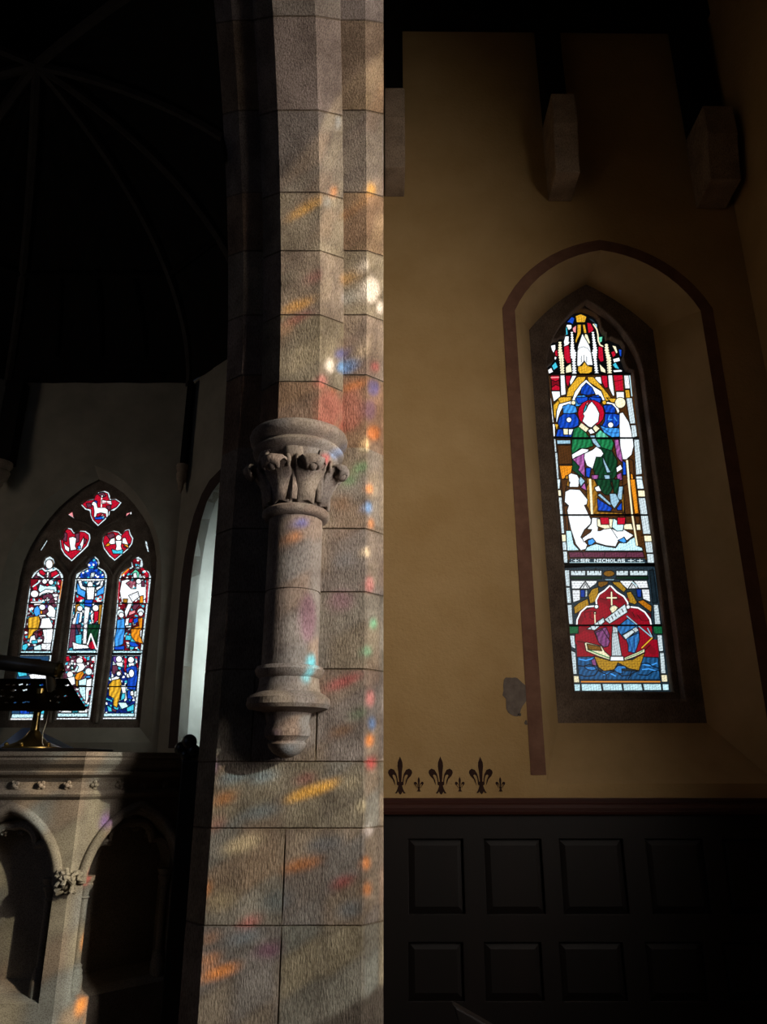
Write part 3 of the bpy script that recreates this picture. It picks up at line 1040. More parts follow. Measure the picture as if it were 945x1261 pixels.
def masonry(name, prof, joints, s0, s1, vjoints, mat, parent, tints, seed=1):
    """stone courses with sunk joints, following the pier and then the curve of the arch"""
    rnd = random.Random(seed); g = .0022; dp = .005
    rows = [s0]
    for j in sorted(joints):
        if s0 < j < s1: rows += [j-g*1.6, j-g, j+g, j+g*1.6]
    rows.append(s1)
    full = []
    for a, b in zip(rows[:-1], rows[1:]):
        n = max(1, int((b-a)/.07)); full += [(a+(b-a)*i/n) for i in range(n)]
    full.append(rows[-1])
    js = sorted(j for j in joints if s0 < j < s1)
    def course(s): return sum(1 for j in js if s > j)
    cols = []
    for (x0, o0), (x1, o1) in zip(prof[:-1], prof[1:]):
        cuts = [0, 1]
        if abs(o1-o0) < 1e-6:
            for _, xv in vjoints:
                for d in (-g*1.6, -g, g, g*1.6):
                    f = (xv+d-x0)/(x1-x0)
                    if 0 < f < 1: cuts.append(f)
        for f in sorted(cuts)[:-1]: cols.append((x0+(x1-x0)*f, o0+(o1-o0)*f))
    cols.append(prof[-1])
    vs = []; fs = []
    nc = len(cols)
    for s in full:
        inj = any(abs(s-j) < g*1.3 for j in js); c = course(s)
        for x, o in cols:
            dd = dp if inj else 0
            if not inj and any(cc == c and abs(x-xv) < g*1.3 for cc, xv in vjoints) and not any(abs(s-j) < .012 for j in js): dd = dp
            wob = .0012*math.sin(s*23+x*17)+.001*math.sin(s*57+x*31)
            vs.append(place(x, o+dd+wob, s))
    off = wloc(parent)
    tn = []
    T = {}
    for i in range(len(full)-1):
        sm = (full[i]+full[i+1])/2; c = course(sm); inj = any(abs(sm-j) < g*1.3 for j in js)
        for k in range(nc-1):
            fs.append((i*nc+k, i*nc+k+1, (i+1)*nc+k+1, (i+1)*nc+k))
            xm = (cols[k][0]+cols[k+1][0])/2
            if inj or any(cc == c and abs(xm-xv) < g*1.3 for cc, xv in vjoints): tn.append((.62,.55,.48)); continue
            seg = sum(1 for cc, xv in vjoints if cc == c and xm > xv)
            key = (c, seg)
            if key not in T:
                b = rnd.uniform(.88, 1.06); T[key] = (b*rnd.uniform(.97, 1.06), b*rnd.uniform(.95,1.0), b*rnd.uniform(.9, 1.0))
                if c in tints: T[key] = tints[c]
            tn.append(T[key])
    me = bpy.data.meshes.new(name); me.from_pydata([tuple(v-off) for v in vs], [], fs); me.update()
    a = me.attributes.new('tint', 'FLOAT_COLOR', 'FACE')
    a.data.foreach_set('color', [q for t in tn for q in (*t, 1)])
    return link(name, me, mat, parent)

joints_low = [s_of(p) for p in (1140, 1020, 938, 824, 729, 651)]
joints_up = [s_of(p) for p in (462, 388, 309, 237, 136, 25)]
top_s = math.radians(97)*RA
extra = []
s = joints_up[-1]
while s < top_s: s += .26; extra.append(s)
pier = empty('arch_pier', (-.33, YP+.1, 0), 'weathered sandstone pier of the great arch, spotted with coloured light from a stained glass window', 'stone pier')
outer_prof = [(XL, 1.32), (XL, .08), (-.58, 0), (-.07, 0), (0, .08), (0, 1.32)]
outer_up = [(XL, .5), (XL, .08), (-.58, 0), (-.07, 0), (0, .08), (0, .5)]
# courses 0.. from the floor up
vj = [(0, -.33), (1, -.33), (3, -.46), (3, -.235), (4, -.25), (5, -.25)]
masonry('pier_courses', outer_prof, joints_low+[-2.6], -ZS, -.02, [(c+1, x) for c, x in vj], M_STONE, pier, {}, 3)
masonry('outer_arch_order', outer_up, joints_up+extra, -.02, top_s, [], M_STONE, pier, {0: (1.0,.74,.58), 3: (1.02,.82,.66), 5:(1.0,.85,.7)}, 5)
jin = [s_of(p, 364) for p in (470, 388, 309, 237, 136, 20)]
inner = [(-.495, .02), (-.495, -.02), (-.408, -.12), (-.252, -.12), (-.165, -.02), (-.165, .02)]
masonry('inner_arch_order', inner, jin+extra, 0.0, top_s, [], M_STONE, pier, {0: (.98,.74,.6)}, 9)

# capital, shaft and corbel base (turned stone)
cx, cy = -.33, YP-.055
def zc(py): return Z(py, cy-.1)
capM = Matrix.Translation((cx, cy, 0))
capz = {k: zc(k) for k in (548, 558, 566, 573, 580, 638, 645, 652)}
m = MB(); z0 = ZS
m.lathe([(.05, z0-.02), (.155, z0-.105), (.158, z0-.10), (.172, z0-.093), (.176, z0-.078), (.166, z0-.066), (.160, z0-.060), (.170, z0-.052),
         (.186, z0-.040), (.190, z0-.020), (.184, z0-.004), (.170, z0+.003), (.05, z0+.006)], capM, 48, cap=False)
capital = m.build('capital', M_STONE2, pier, True, ang=50)
bell = MB(); bell.lathe([(.108, z0-.325), (.104, z0-.30), (.107, z0-.25), (.117, z0-.20), (.135, z0-.15), (.152, z0-.12), (.156, z0-.10)], capM, 40, cap=False)
bell.build('bell', M_STONE2, capital, True)
neck = MB(); neck.lathe([(.10, z0-.35), (.118, z0-.345), (.127, z0-.333), (.127, z0-.322), (.118, z0-.312), (.104, z0-.306)], capM, 40, cap=False)
neck.build('neck_ring', M_STONE2, capital, True)
def crocket(ang, w, zt, rt, flip):
    """one stiff leaf: stalk climbing the bell, spreading, curling outwards into a bud"""
    m = MB(); ca, sa = math.cos(ang), math.sin(ang); tang = Vector((-sa, ca, 0)); out = Vector((ca, sa, 0)); c0 = Vector((cx, cy, 0))
    path = [(.106, z0-.30, .022), (.112, z0-.25, .026), (.122, z0-.21, .036), (.140, z0-.175, .046), (.163, z0-.150, .050), (.186, z0-.146, .044), (.197, z0-.162, .034), (.190, z0-.182, .024), (.176, z0-.184, .014)]
    vs = []; fs = []; n = 7
    for r, z, hw in path:
        for k in range(n):
            f = k/(n-1)*2-1
            lobe = 1+.18*math.cos(f*9)
            vs.append(c0 + out*((r*rt) + .012*(1-f*f) - .010*abs(f)**2) + tang*(f*hw*w*lobe) + Vector((0, 0, z+zt-.016*f*f)))
    for i in range(len(path)-1):
        for k in range(n-1): fs.append((i*n+k, i*n+k+1, (i+1)*n+k+1, (i+1)*n+k))
    m.add(vs, fs)
    m.ball(c0+out*(.176*rt)+Vector((0, 0, z0-.178+zt)), .021, (1, 1, 1.15), 10, 7)
    # side curls
    for sgn in (-1, 1):
        pts = []
        for i in range(9):
            a = i/8*1.5*PI; q = .026*(1-i/14)
            pts.append(c0+out*(.135*rt+.010*math.sin(i/8*PI)+.012)+tang*(sgn*(.030*w+q*(1-math.cos(a))*.55))+Vector((0, 0, z0-.205+zt+q*math.sin(a)*1.2+.035)))
        m.tube(pts, [.010-.0006*i for i in range(9)], 6)
    m.tube([c0+out*.110+Vector((0,0,z0-.30)), c0+out*.120*rt+Vector((0,0,z0-.24+zt*.5)), c0+out*(.150*rt)+Vector((0,0,z0-.19+zt))], [.010,.009,.006], 6)
    o = m.build('carved_leaf', M_STONE2, capital, True, ang=60)
    sol = o.modifiers.new('s', 'SOLIDIFY'); sol.thickness = .010; sol.offset = -1
    return o
for k in range(6): crocket(-PI*.5+(k-2.5)*PI/3.7, 1.3, 0, 1.0, 1)
for k in range(5):
    a = -PI*.5+(k-2)*PI/3.7; m = MB(); out = Vector((math.cos(a), math.sin(a), 0)); tg = Vector((-math.sin(a), math.cos(a), 0)); c0 = Vector((cx, cy, 0))
    vs = []
    for i, (r, z, hw) in enumerate([(.150, -.108, .030), (.150, -.135, .036), (.138, -.165, .024), (.124, -.20, .010), (.118, -.25, .012), (.116, -.30, .010)]):
        for f in (-1, -.5, 0, .5, 1): vs.append(c0+out*(r+.010*(1-abs(f)))+tg*(f*hw)+Vector((0, 0, z0+z)))
    m.add(vs, [(i*5+k2, i*5+k2+1, i*5+5+k2+1, i*5+5+k2) for i in range(5) for k2 in range(4)])
    o = m.build('carved_leaf', M_STONE2, capital, True, ang=60); sl = o.modifiers.new('s', 'SOLIDIFY'); sl.thickness = .008
# shaft in drums
zb = zc(822)
m = MB(); zj = zc(724)
m.lathe([(.1, zb-.01), (.1, zj-.004), (.096, zj-.0025), (.096, zj+.0025), (.1, zj+.004), (.1, z0-.33)], capM, 48, cap=False)
m.build('shaft', M_STONE2, pier, True, ang=30)
zq = [zc(v) for v in (820, 830, 850, 858, 866, 872, 890, 905, 912, 920, 932)]
m = MB()
m.lathe([(.09, zq[0]+.012), (.116, zq[0]+.006), (.122, zq[0]-.006), (.116, zq[1]+.004), (.104, zq[1]-.006), (.106, zq[2]+.02), (.112, zq[2]), (.128, zq[2]-.008), (.143, zq[3]),
         (.146, zq[4]), (.138, zq[4]-.012), (.10, zq[5]-.004), (.080, zq[5]-.01), (.072, zq[6]), (.080, zq[6]-.02), (.078, zq[7]), (.062, zq[8]+.004), (.060, zq[8]), (.066, zq[8]-.008), (.062, zq[9]), (.045, zq[10]+.012), (.018, zq[10]), (.002, zq[10]-.003)], capM, 44, cap=False)
m.build('corbel_base', M_STONE2, pier, True, ang=35)
# small stop on the chancel side of the arch
m = MB(); p_ = place(XL-.005, .10, s_of(175, 432)); m.ball(p_, .035, (.5, 1, 2.2), 10, 8); m.build('hood_stop', M_STONE, pier, True)

# ------------------------------------------------------------------ enclosing walls
M_Y = frame((0, 0, 0), (0, 1, 0), (0, 0, 1))    # a=Y, b=Z, n=+X
arch = [(YC+(RA+.3)*math.cos(a), ZS+(RA+.3)*math.sin(a)) for a in [math.radians(95)*i/24 for i in range(25)]]
loop = [(YP+.28, 0), (YP+.28, ZS)] + arch[1:] + [(YC-.25, 11), (7.4, 11), (7.4, 0)]
struct(plate('wall_middle', [loop], M_Y, -.62, -.04, M_CHANCEL))
# near part of the middle wall above the arch, towards the nave
struct(plate('wall_nave', [[(-4, 6.2), (-4, 11), (YC-.2, 11), (YC-.2, 5.0)]], M_Y, -.60, -.06, M_CHANCEL))
struct(MB().box(-9, 3.2, -4.3, 10.5, -.2, 0).build('floor', M_FLOOR))
struct(MB().box(-9, 3.2, -4.4, 10.5, 11, 11.2).build('ceiling_outer', M_ROOF))
struct(MB().box(-9, 3.2, -4.4, -4, 0, 11).build('wall_west', M_CHANCEL))
struct(MB().box(-8.4, -8, -4, 10.5, 0, 11).build('wall_left', M_CHANCEL))

# chapel end wall with the deep recess of the saint's window
def WW(lst, Y): return [W(a, b, Y) for a, b in lst]
rxc = 1.415; rhw = .586
rec = lancet(rxc, rhw, 1.52, 4.32, 4.78, .13, 10, 4)
wall_back = struct(plate('wall_back', [[(-.05, 0), (-.05, 7.6), (XR+.05, 7.6), (XR+.05, 0)], rec], wallM(YW), -.30, 0, M_PLASTER))
band = grow(rec, .078)
i0 = [i for i, p in enumerate(band)]
bandring = band[0:len(rec)]
bl = [(a, max(b, 1.535)) for a, b in band]; rl = [(a, max(b, 1.535)) for a, b in rec]
# painted band: open at the sill
pts_out = band[1:-1]; pts_in = rec[1:-1]
zlow = 1.56
ring = [(band[0][0], zlow)] + pts_out + [(band[-1][0], zlow)] + [(rec[-1][0], zlow)] + pts_in[::-1] + [(rec[0][0], zlow)]
ob = plate('painted_band', [ring], wallM(YW), 0, .003, M_BAND, wall_back)
win1 = bpy.data.objects.new('window_1', None); COL.objects.link(win1); win1.location = (rxc-.03, YW+.3, 1.8)
struct(win1, 'tall narrow stained glass window of a bishop saint above a ship, deep in the ochre wall')
fx = 1.388; YF = YW+.28
frm = lancet(fx, .415, 1.83, 4.36, 4.72, .05, 10, 4)
loft('splayed_reveal', [at(rec, YW-.0), at([(a*.5+b*.5, c*.5+d*.5) for (a, c), (b, d) in zip(rec, frm)], YW+.145), at(frm, YF)], M_REVEAL, win1)
YG = YW+.42
gl = [(78,582),(78,556),(98,532),(128,508),(150,462),(128,425),(108,395),(112,350),(140,325),(172,322),(192,298),(222,300),(238,280),(236,215),(232,175),(262,120),(310,88),(375,74),(432,92),(482,122),(512,160),(524,225),(545,262),(566,275),(570,318),(600,305),(640,322),(690,345),(716,385),(716,440),(702,478),(722,535),(745,572),(795,585)]
gl = [(660+a/6.75, 375+b/6.75) for a, b in gl]
gx0 = (W(673.5, 470, YG)[0]+W(706, 850, YG)[0])/2; gx1 = (W(778, 475, YG)[0]+W(824.5, 850, YG)[0])/2
gz0 = Z(853, YG)
head = WW(gl, YG); head[0] = (gx0, head[0][1]); head[-1] = (gx1, head[-1][1])
zsh = (head[0][1]+head[-1][1])/2; head[0] = (gx0, zsh); head[-1] = (gx1, zsh)
gout = [(gx0, gz0)] + head + [(gx1, gz0)]
o1 = grow(frm, .03)
gspl = grow(gout, .0)
# outer order: plain lancet chamfer, inner order: cusped head
mid = lancet((gx0+gx1)/2, (gx1-gx0)/2+.035, gz0-.05, 4.36-.32, 4.60, .12, 10, 4)
plate('stone_surround', [o1, mid], wallM(YF+.03), -.06, .03, M_FRAME, win1, bevel=.012)
plate('cusped_stone_tracery', [o1, gout], wallM(YG-.02), -.015, .045, M_FRAME, win1, bevel=.010)
P1 = Painter(gx0-.01, gx1+.01, gz0-.01, max(p[1] for p in gout)+.01, YG, .0022)
P1.run(NICK)
def text(P, s, x0, y0, x1, h, col):
    widths = [(4 if ch == ' ' else 5 if ch in '+' else 2 if ch == '.' else len(FONT[ch].split()[0])+1) for ch in s]
    k = (x1-x0)/sum(widths); x = x0; v = h/5
    for ch, wd in zip(s, widths):
        if ch in FONT:
            for r, row in enumerate(FONT[ch].split()):
                for c, b in enumerate(row):
                    if b == '1': P.poly(col, [x+c*k, y0+r*v, x+(c+1.05)*k, y0+r*v, x+(c+1.05)*k, y0+(r+1.05)*v, x+c*k, y0+(r+1.05)*v], 0, aa=.2)
        elif ch == '+':
            P.line(col, [x+2*k, y0+.5*v, x+2*k, y0+4.5*v], 6); P.line(col, [x, y0+2.5*v, x+4*k, y0+2.5*v], 6)
        elif ch == '.':
            P.line(col, [x, y0+1*v, x+.1, y0+1*v], 6); P.line(col, [x, y0+4*v, x+.1, y0+4*v], 6)
        x += wd*k
P1.crop = CROPS['C']
P1.line('A', [148, 695, 770, 695], 4)
text(P1, '.+.SR', 165, 664, 322, 28, 'w')
text(P1, 'NICHOLAS', 352, 664, 612, 28, 'w')
text(P1, '+.+', 635, 664, 765, 28, 'w')
P1.build('stained_glass', M_GLASS, win1)
for crop, yy in SADDLE:
    ox, oy, k = CROPS[crop]; z = Z(oy+yy/k, YG-.01); th = .011 if yy == 712 else .0045
    MB().box(gx0-.02, gx1+.02, YG-.016, YG-.006, z-th, z+th).build('saddle_bar', M_IRON, win1)
# plaster repair, stencilled lilies
def blob(cx_, cz, rx, rz, n=26, seed=1):
    r = random.Random(seed); ph = [r.uniform(0, 6) for _ in range(4)]
    return [(cx_+rx*(1+.14*math.sin(3*a+ph[0])+.08*math.sin(7*a+ph[1])+.06*math.sin(11*a+ph[2]))*math.cos(a), cz+rz*(1+.14*math.sin(3*a+ph[0])+.08*math.sin(5*a+ph[3]))*math.sin(a)) for a in [-2*PI*i/n for i in range(n)]]
c_ = W(634, 856, YW); plate('bare_patch', [blob(c_[0], c_[1], .062, .10)], wallM(YW), -.002, .0025, M_PATCH, wall_back)
for (a, b, rx, rz, sd_) in ((655, 905, .012, .02, 4), (648, 890, .008, .012, 5), (640, 880, .010, .008, 6)):
    c_ = W(a, b, YW); plate('bare_patch', [blob(c_[0], c_[1], rx, rz, 14, sd_)], wallM(YW), -.002, .0025, M_PATCH, wall_back)
half = [(127,60),(133,75),(143,98),(145,125),(140,160),(135,225),(142,225),(145,205),(152,175),(168,148),(190,140),(207,152),(210,168),(200,188),(178,210),(168,236),(160,250),(166,215),(180,185),(172,178),(160,185),(153,205),(150,226),(150,244),(140,250),(146,270),(156,290),(165,298),(150,300),(142,288),(136,300),(127,308)]
poly = [(x-127, -(y-185)) for x, y in half] + [(-(x-127), -(y-185)) for x, y in half[::-1][1:-1]]
for cxp, cyp, k in ((493, 955, 1), (543, 955, 1), (592.5, 955, .98), (516, 966, .4), (566.5, 966, .4), (616.5, 966, .4)):
    c_ = W(cxp, cyp, YW); kk = k/5.559*(W(cxp+1, cyp, YW)[0]-c_[0])
    plate('stencilled_lily', [[(c_[0]+a*kk, c_[1]+b*kk) for a, b in poly]], wallM(YW), -.001, .0015, M_STENCIL, wall_back)

# side wall of the chapel with the lancet that lets the sun in (just right of and behind the camera's view)
wy = 1.08; whw = .47; wz0 = 1.97; wzs = 5.15; wza = 5.6
hole = lancet(wy, whw+.13, wz0-.15, wzs, wza+.15, .15, 12)
inn = lancet(wy, whw, wz0, wzs, wza, .15, 12)
M_X = frame((XR, 0, 0), (0, 1, 0), (0, 0, 1))   # n=+X (outwards)
struct(plate('wall_right', [[(-4.2, 0), (-4.2, 11), (10.5, 11), (10.5, 0)], hole], M_X, 0, .09, M_PLASTER))
win3 = bpy.data.objects.new('window_3', None); COL.objects.link(win3); win3.location = (XR+.1, wy, wz0)
struct(win3, 'south lancet of coloured glass that the sun shines through')
plate('stone_surround', [grow(hole, .05), inn], M_X, .06, .13, M_FRAME, win3, bevel=.01)

# ------------------------------------------------------------------ coloured glass of the south lancet
XG = XR+.10
BL = """376,257,21,4.5,.55,Y,1 411,236,4,5,0,O,.8 403,249,5,5,0,w,.25 457,233,5,7,.3,Y,1 431,262,14,3,.45,y,.8 447,247,4,4,0,Y,.7 417,150,2.5,8,0,w,.6
363,378,22,5.5,.35,Y,.75 386,342,6,5,0,R,.6 366,393,18,3,.4,R,.5 347,408,8,5,.4,O,.5 345,352,6,5,0,g,.8 431,342,12,6,.2,Y,.45 457,357,10,15,0,W,1 448,328,5,6,0,W,1 468,379,4,7,0,W,1 431,366,11,8,.2,w,.25
406,450,5,8,0,W,.9 427,451,12,8,.2,b,.8 435,476,13,4,.3,O,.6 409,485,4,5,0,O,.9 402,498,6,7,0,R,.6 411,512,5,6,0,O,.4 398,516,4,7,0,R,.4 426,500,6,8,.2,R,.45 437,515,7,7,.2,O,.4 425,525,8,6,.2,R,.5 440,498,5,5,0,V,.5 405,503,15,24,0,P,.22 433,505,14,26,0,P,.2 460,478,7,10,0,B,.6 462,452,5,5,0,R,.6 455,505,8,12,0,V,.5 446,432,7,5,.2,c,.5 420,436,8,5,.2,B,.6 396,470,6,7,0,P,.6 400,528,10,8,0,R,.6 460,533,8,8,0,O,.5
450,548,4,8,0,c,1 443,576,9,5,.4,G,1 430,592,7,5,.3,G,1 388,524,5,6,0,R,.9 455,602,4,4,0,O,.8 453,625,5,6,.0,b,.8 457,645,3,5,0,O,.7 451,680,4,4,0,c,.8 460,768,4,5,0,L,.7 452,802,5,4,0,L,.6 458,891,4,6,0,b,.6 455,912,5,6,0,O,.8 457,940,6,6,0,R,.8
384,815,5,9,0,T,1 377,832,4,8,0,T,.9 364,660,8,4,.3,O,.6 372,643,8,4,0,B,.8 380,578,8,5,.3,R,1 395,570,6,3,0,b,.6
422,840,24,6,.4,R,.45 441,879,10,6,.3,G,.35 420,900,14,6,.3,y,.3 384,974,32,5.5,.34,Y,1 275,984,12,6,.2,O,.45 286,957,18,7,.2,S,.35 324,957,16,7,.2,S,.35 261,1016,10,5,0,R,.45 375,959,10,4,0,R,.4 430,965,14,8,.2,c,.2
298,1040,24,9,.3,c,.3 371,1065,22,6,.2,O,.35 422,1086,12,5,.2,R,.45 308,1135,10,5,.2,R,.5 451,1063,5,6,0,O,.5 452,1095,5,6,0,O,.4 454,1022,5,6,0,W,.35 446,992,3,6,0,c,.6 266,1198,26,5,.27,O,.85 254,1183,12,5,.2,O,.6 254,1156,10,4,.1,O,.4 300,1155,20,6,.2,S,.25 330,1170,14,6,0,M,.3
270,1110,20,12,.2,c,.16 340,1110,20,14,.2,S,.16 400,1040,24,10,.2,S,.14 430,1120,14,10,.2,S,.2 320,1000,26,8,.2,S,.2 455,720,5,9,0,P,.4 456,860,5,9,0,P,.4 420,740,16,14,.2,M,.16 380,760,10,30,0,M,.15 420,620,14,10,.2,y,.2 425,690,14,10,.2,S,.14"""
class SouthPainter(Painter):
    def __init__(s, y0, y1, z0, z1, step):
        s.ys = np.arange(y0, y1, step); s.zs = np.arange(z0, z1, step); YY, ZZ = np.meshgrid(s.ys, s.zs)
        s.xs = s.ys; s.px = YY*100; s.py = -ZZ*100; s.img = np.zeros(YY.shape+(3,)); s.crop = CROPS['X']; s.gain = 1
    def build2(s, name, mat, parent):
        s.Y = 0; o = s.build(name, mat, None); me = o.data
        n = len(me.vertices); co = np.empty(n*3); me.vertices.foreach_get('co', co); co = co.reshape(-1, 3)
        off = np.array(wloc(parent)); co = np.stack([np.full(n, XG)-off[0], co[:,0]-off[1], co[:,2]-off[2]], -1)
        me.vertices.foreach_set('co', co.ravel()); me.update(); o.parent = parent; return o
SG = SouthPainter(wy-whw-.02, wy+whw+.02, wz0-.02, wza+.02, .006)
rr = random.Random(11)
zz = wz0
while zz < wza:                                       # pale quarries toned to mottle the light, around panes shaped for the spots
    yy = wy-whw
    while yy < wy+whw:
        c = (CC[rr.choice('cHcc' if zz > 4.2 else 'wccHwcSH')]*.6+(CC['c'] if zz > 4.2 else (CC['w']+CC['c'])/2)*.4)*.15*(1.3 if zz > 4.2 else 1)*rr.uniform(.65, 1.2)
        SG.poly(c, [yy*100, -zz*100, (yy+.085)*100, -zz*100-2, (yy+.085)*100, -(zz+.12)*100-2, yy*100, -(zz+.12)*100], .35)
        yy += .085
    zz += .12
def back(p): t = XG-p.x; return (p.y+SUN.y/SUN.x*t, p.z+SUN.z/SUN.x*t)
lo = [9, 9, -9, -9]
for tok in BL.split():
    x, y, rx, ry, sl, c, st = tok.split(','); x, y, rx, ry, sl, st = map(float, (x, y, rx, ry, sl, st))
    P = []
    for k in range(12):
        a = 2*PI*k/12; qx = rx*math.cos(a); qy = ry*math.sin(a); px = x+qx*math.cos(math.atan(sl))+qy*math.sin(math.atan(sl)); py = y-qx*math.sin(math.atan(sl))+qy*math.cos(math.atan(sl))
        h = hit(min(px, 473.5), py)
        if h is None or h.x < -.7: continue
        b = back(h); P += [b[0]*100, -b[1]*100]
        lo = [min(lo[0], b[0]), min(lo[1], b[1]), max(lo[2], b[0]), max(lo[3], b[1])]
    if len(P) > 6: SG.poly(np.minimum(CC[c]*st*1.25, 1), P, 0, aa=1.6)
for x, y, r, c, st, Yq in ((86, 1090, 6, 'R', .8, 2.98), (88, 1243, 8, 'O', .8, 2.97), (84, 1168, 6, 'O', .35, 3.02), (108, 1022, 8, 'V', .5, 3.0)):
    X_, Z_ = W(x, y, Yq); k = Yq/FPX*r*100
    b = back(Vector((X_, Yq, Z_))); SG.disc(c, b[0]*100, -b[1]*100, k*.5, k, lead=0)
print('SOUTH GLASS EXTENT', lo, 'window', wy-whw, wy+whw, wz0, wza)
m_, nt_, p_ = nodes('coloured_glass_south'); nt_.nodes.remove(p_)
a_ = N(nt_, 'ShaderNodeAttribute', attribute_name='glass'); t_ = N(nt_, 'ShaderNodeBsdfTransparent'); e_ = N(nt_, 'ShaderNodeEmission', i_Strength=.6); ad = N(nt_, 'ShaderNodeAddShader')
nt_.links.new(a_.outputs['Color'], t_.inputs[0]); nt_.links.new(a_.outputs['Color'], e_.inputs[0])
nt_.links.new(t_.outputs[0], ad.inputs[0]); nt_.links.new(e_.outputs[0], ad.inputs[1]); nt_.links.new(ad.outputs[0], nt_.nodes['Material Output'].inputs[0])
m_.cycles.emission_sampling = 'NONE'
SG.build2('coloured_glass', m_, win3)
# the frame's other faces: wall thickness outside the window
# ------------------------------------------------------------------ chapel roof: plate, posts, corbels
struct(MB().box(-.05, XR+.1, -4, YW+.2, 7.3, 7.45).build('ceiling_chapel', M_ROOF))
zb1 = Z(13, YW-.16); zb2 = Z(24, YW-.16)
wp = MB(); wp.add([(-.04, YW-.16, zb1), (XR, YW-.16, zb1-.03), (XR, YW, zb1-.03), (-.04, YW, zb1), (-.04, YW-.16, zb1+.35), (XR, YW-.16, zb1+.32), (XR, YW, zb1+.32), (-.04, YW, zb1+.35)],
       [(0,1,2,3),(4,5,6,7),(0,1,5,4),(1,2,6,5),(2,3,7,6),(3,0,4,7)])
tag(wp.build('wall_plate', M_ROOF, bevel=.01), 'long dark timber wall plate running under the chapel ceiling', 'beam')
pl = [('left', 474, 499, 108, 197, 'pale stone corbel half hidden behind the pier', 'dark timber post standing on the corbel half hidden by the pier', (478, 490)),
      ('mid', 683, 713, 115, 203, 'pale square stone corbel projecting from the ochre wall above the lancet', 'dark timber post on the corbel above the middle of the ochre wall', (659, 699)),
      ('cor', 873, 911, 130, 212, 'shadowed stone corbel in the right corner of the chapel', 'dark timber post on the corbel in the right corner', (852, 899))]
for nm, a, b, t, bt, l1, l2, pp in pl:
    yf = YW-.30; x0, zt = W(a, t, yf); x1, _ = W(b, t, yf); zbt = Z(bt, yf); x0b = W(a, bt, yf)[0]; x1b = W(b, bt, yf)[0]; xa = (x0+x0b)/2; xb = (x1+x1b)/2
    h = zt-zbt; Mc = frame((xa, 0, 0), (0, 1, 0), (0, 0, 1))
    prof = [(YW, zt), (yf, zt), (yf, zt-h*.42), (yf+.012, zt-h*.46), (yf+.02, zt-h*.50), (yf+.03, zt-h*.62), (yf+.05, zt-h*.82), (yf+.06, zbt), (YW, zbt-.02)]
    o = MB().prism(prof, 0, xb-xa, Mc).build('stone_corbel', M_CORB, bevel=.008, ang=30)
    tag(o, l1, 'corbel', 'stone corbels under the chapel roof posts')
    xc = (xa+xb)/2; hw = (xb-xa)*.46
    m = MB(); ztop = zb1+.12
    pr = [(YW, zt), (YW-.16, zt), (YW-.15, zt+.5), (YW-.17, ztop), (YW, ztop)]
    m.prism(pr, 0, hw*2, frame((xc-hw, 0, 0), (0, 1, 0), (0, 0, 1)))
    tag(m.build('timber_post', M_ROOF, bevel=.008), l2, 'post', 'timber posts on the stone corbels')

# ------------------------------------------------------------------ oak panelling
zr1 = Z(983, YW-.05); zr0 = Z(1003, YW-.05)
wain = empty('wall_panelling', (XR/2, YW-.03, 0), 'dark oak wall panelling with a reddish top rail under the ochre wall', 'panelling')
YQ = YW-.035
fr = []
cols_ = [(503, 570), (596, 666), (688, 766), (794, 864), (888, 945)]
rows_ = [(1033, 1125), (1160, 1232)]
holes = []
for a, b in cols_:
    for t, bb in rows_:
        x0, zt = W(a, t, YQ); x1 = W(b, t, YQ)[0]; zb_ = Z(bb, YQ); holes.append([(x0, zb_), (x0, zt), (min(x1, XR-.06), zt), (min(x1, XR-.06), zb_)])
for x0, x1 in ((a[0][0], a[2][0]) for a in holes[::2]):
    holes.append([(x0, .12), (x0, .45), (x1, .45), (x1, .12)])
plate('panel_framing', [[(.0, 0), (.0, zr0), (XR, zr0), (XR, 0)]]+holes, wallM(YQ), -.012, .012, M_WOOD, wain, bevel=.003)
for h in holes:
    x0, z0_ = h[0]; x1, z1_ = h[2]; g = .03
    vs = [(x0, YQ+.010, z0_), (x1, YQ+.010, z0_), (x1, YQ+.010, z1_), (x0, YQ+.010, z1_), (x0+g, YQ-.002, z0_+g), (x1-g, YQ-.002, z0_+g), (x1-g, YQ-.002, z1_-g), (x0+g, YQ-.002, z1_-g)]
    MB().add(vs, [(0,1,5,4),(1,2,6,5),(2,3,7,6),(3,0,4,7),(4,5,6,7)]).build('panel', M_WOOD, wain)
rp = [(YW, zr1), (YW-.045, zr1), (YW-.052, zr1-.006), (YW-.050, zr1-.022), (YW-.060, zr1-.030), (YW-.068, zr1-.044), (YW-.066, zr1-.060), (YW-.075, zr0+.012), (YW-.07, zr0), (YW, zr0)]
MB().prism(rp, 0, XR, frame((0, 0, 0), (0, 1, 0), (0, 0, 1))).build('top_rail', M_RAIL, wain)
# corner of a stall in front of the panelling
Yk = 2.6; k0 = W(556, 1231, Yk); k1 = W(640, 1268, Yk); k2 = W(585, 1268, Yk)
st = MB().prism([k0, (k0[0]+.26, k0[1]-.13), (k0[0]+.26, 0), (k0[0]+.03, 0), (k0[0]+.03, k0[1]-.10)], 0, .05, wallM(Yk))
tag(st.build('choir_stall_end', M_WOOD, bevel=.006), 'pointed end board of a dark oak stall in front of the panelling', 'bench end')
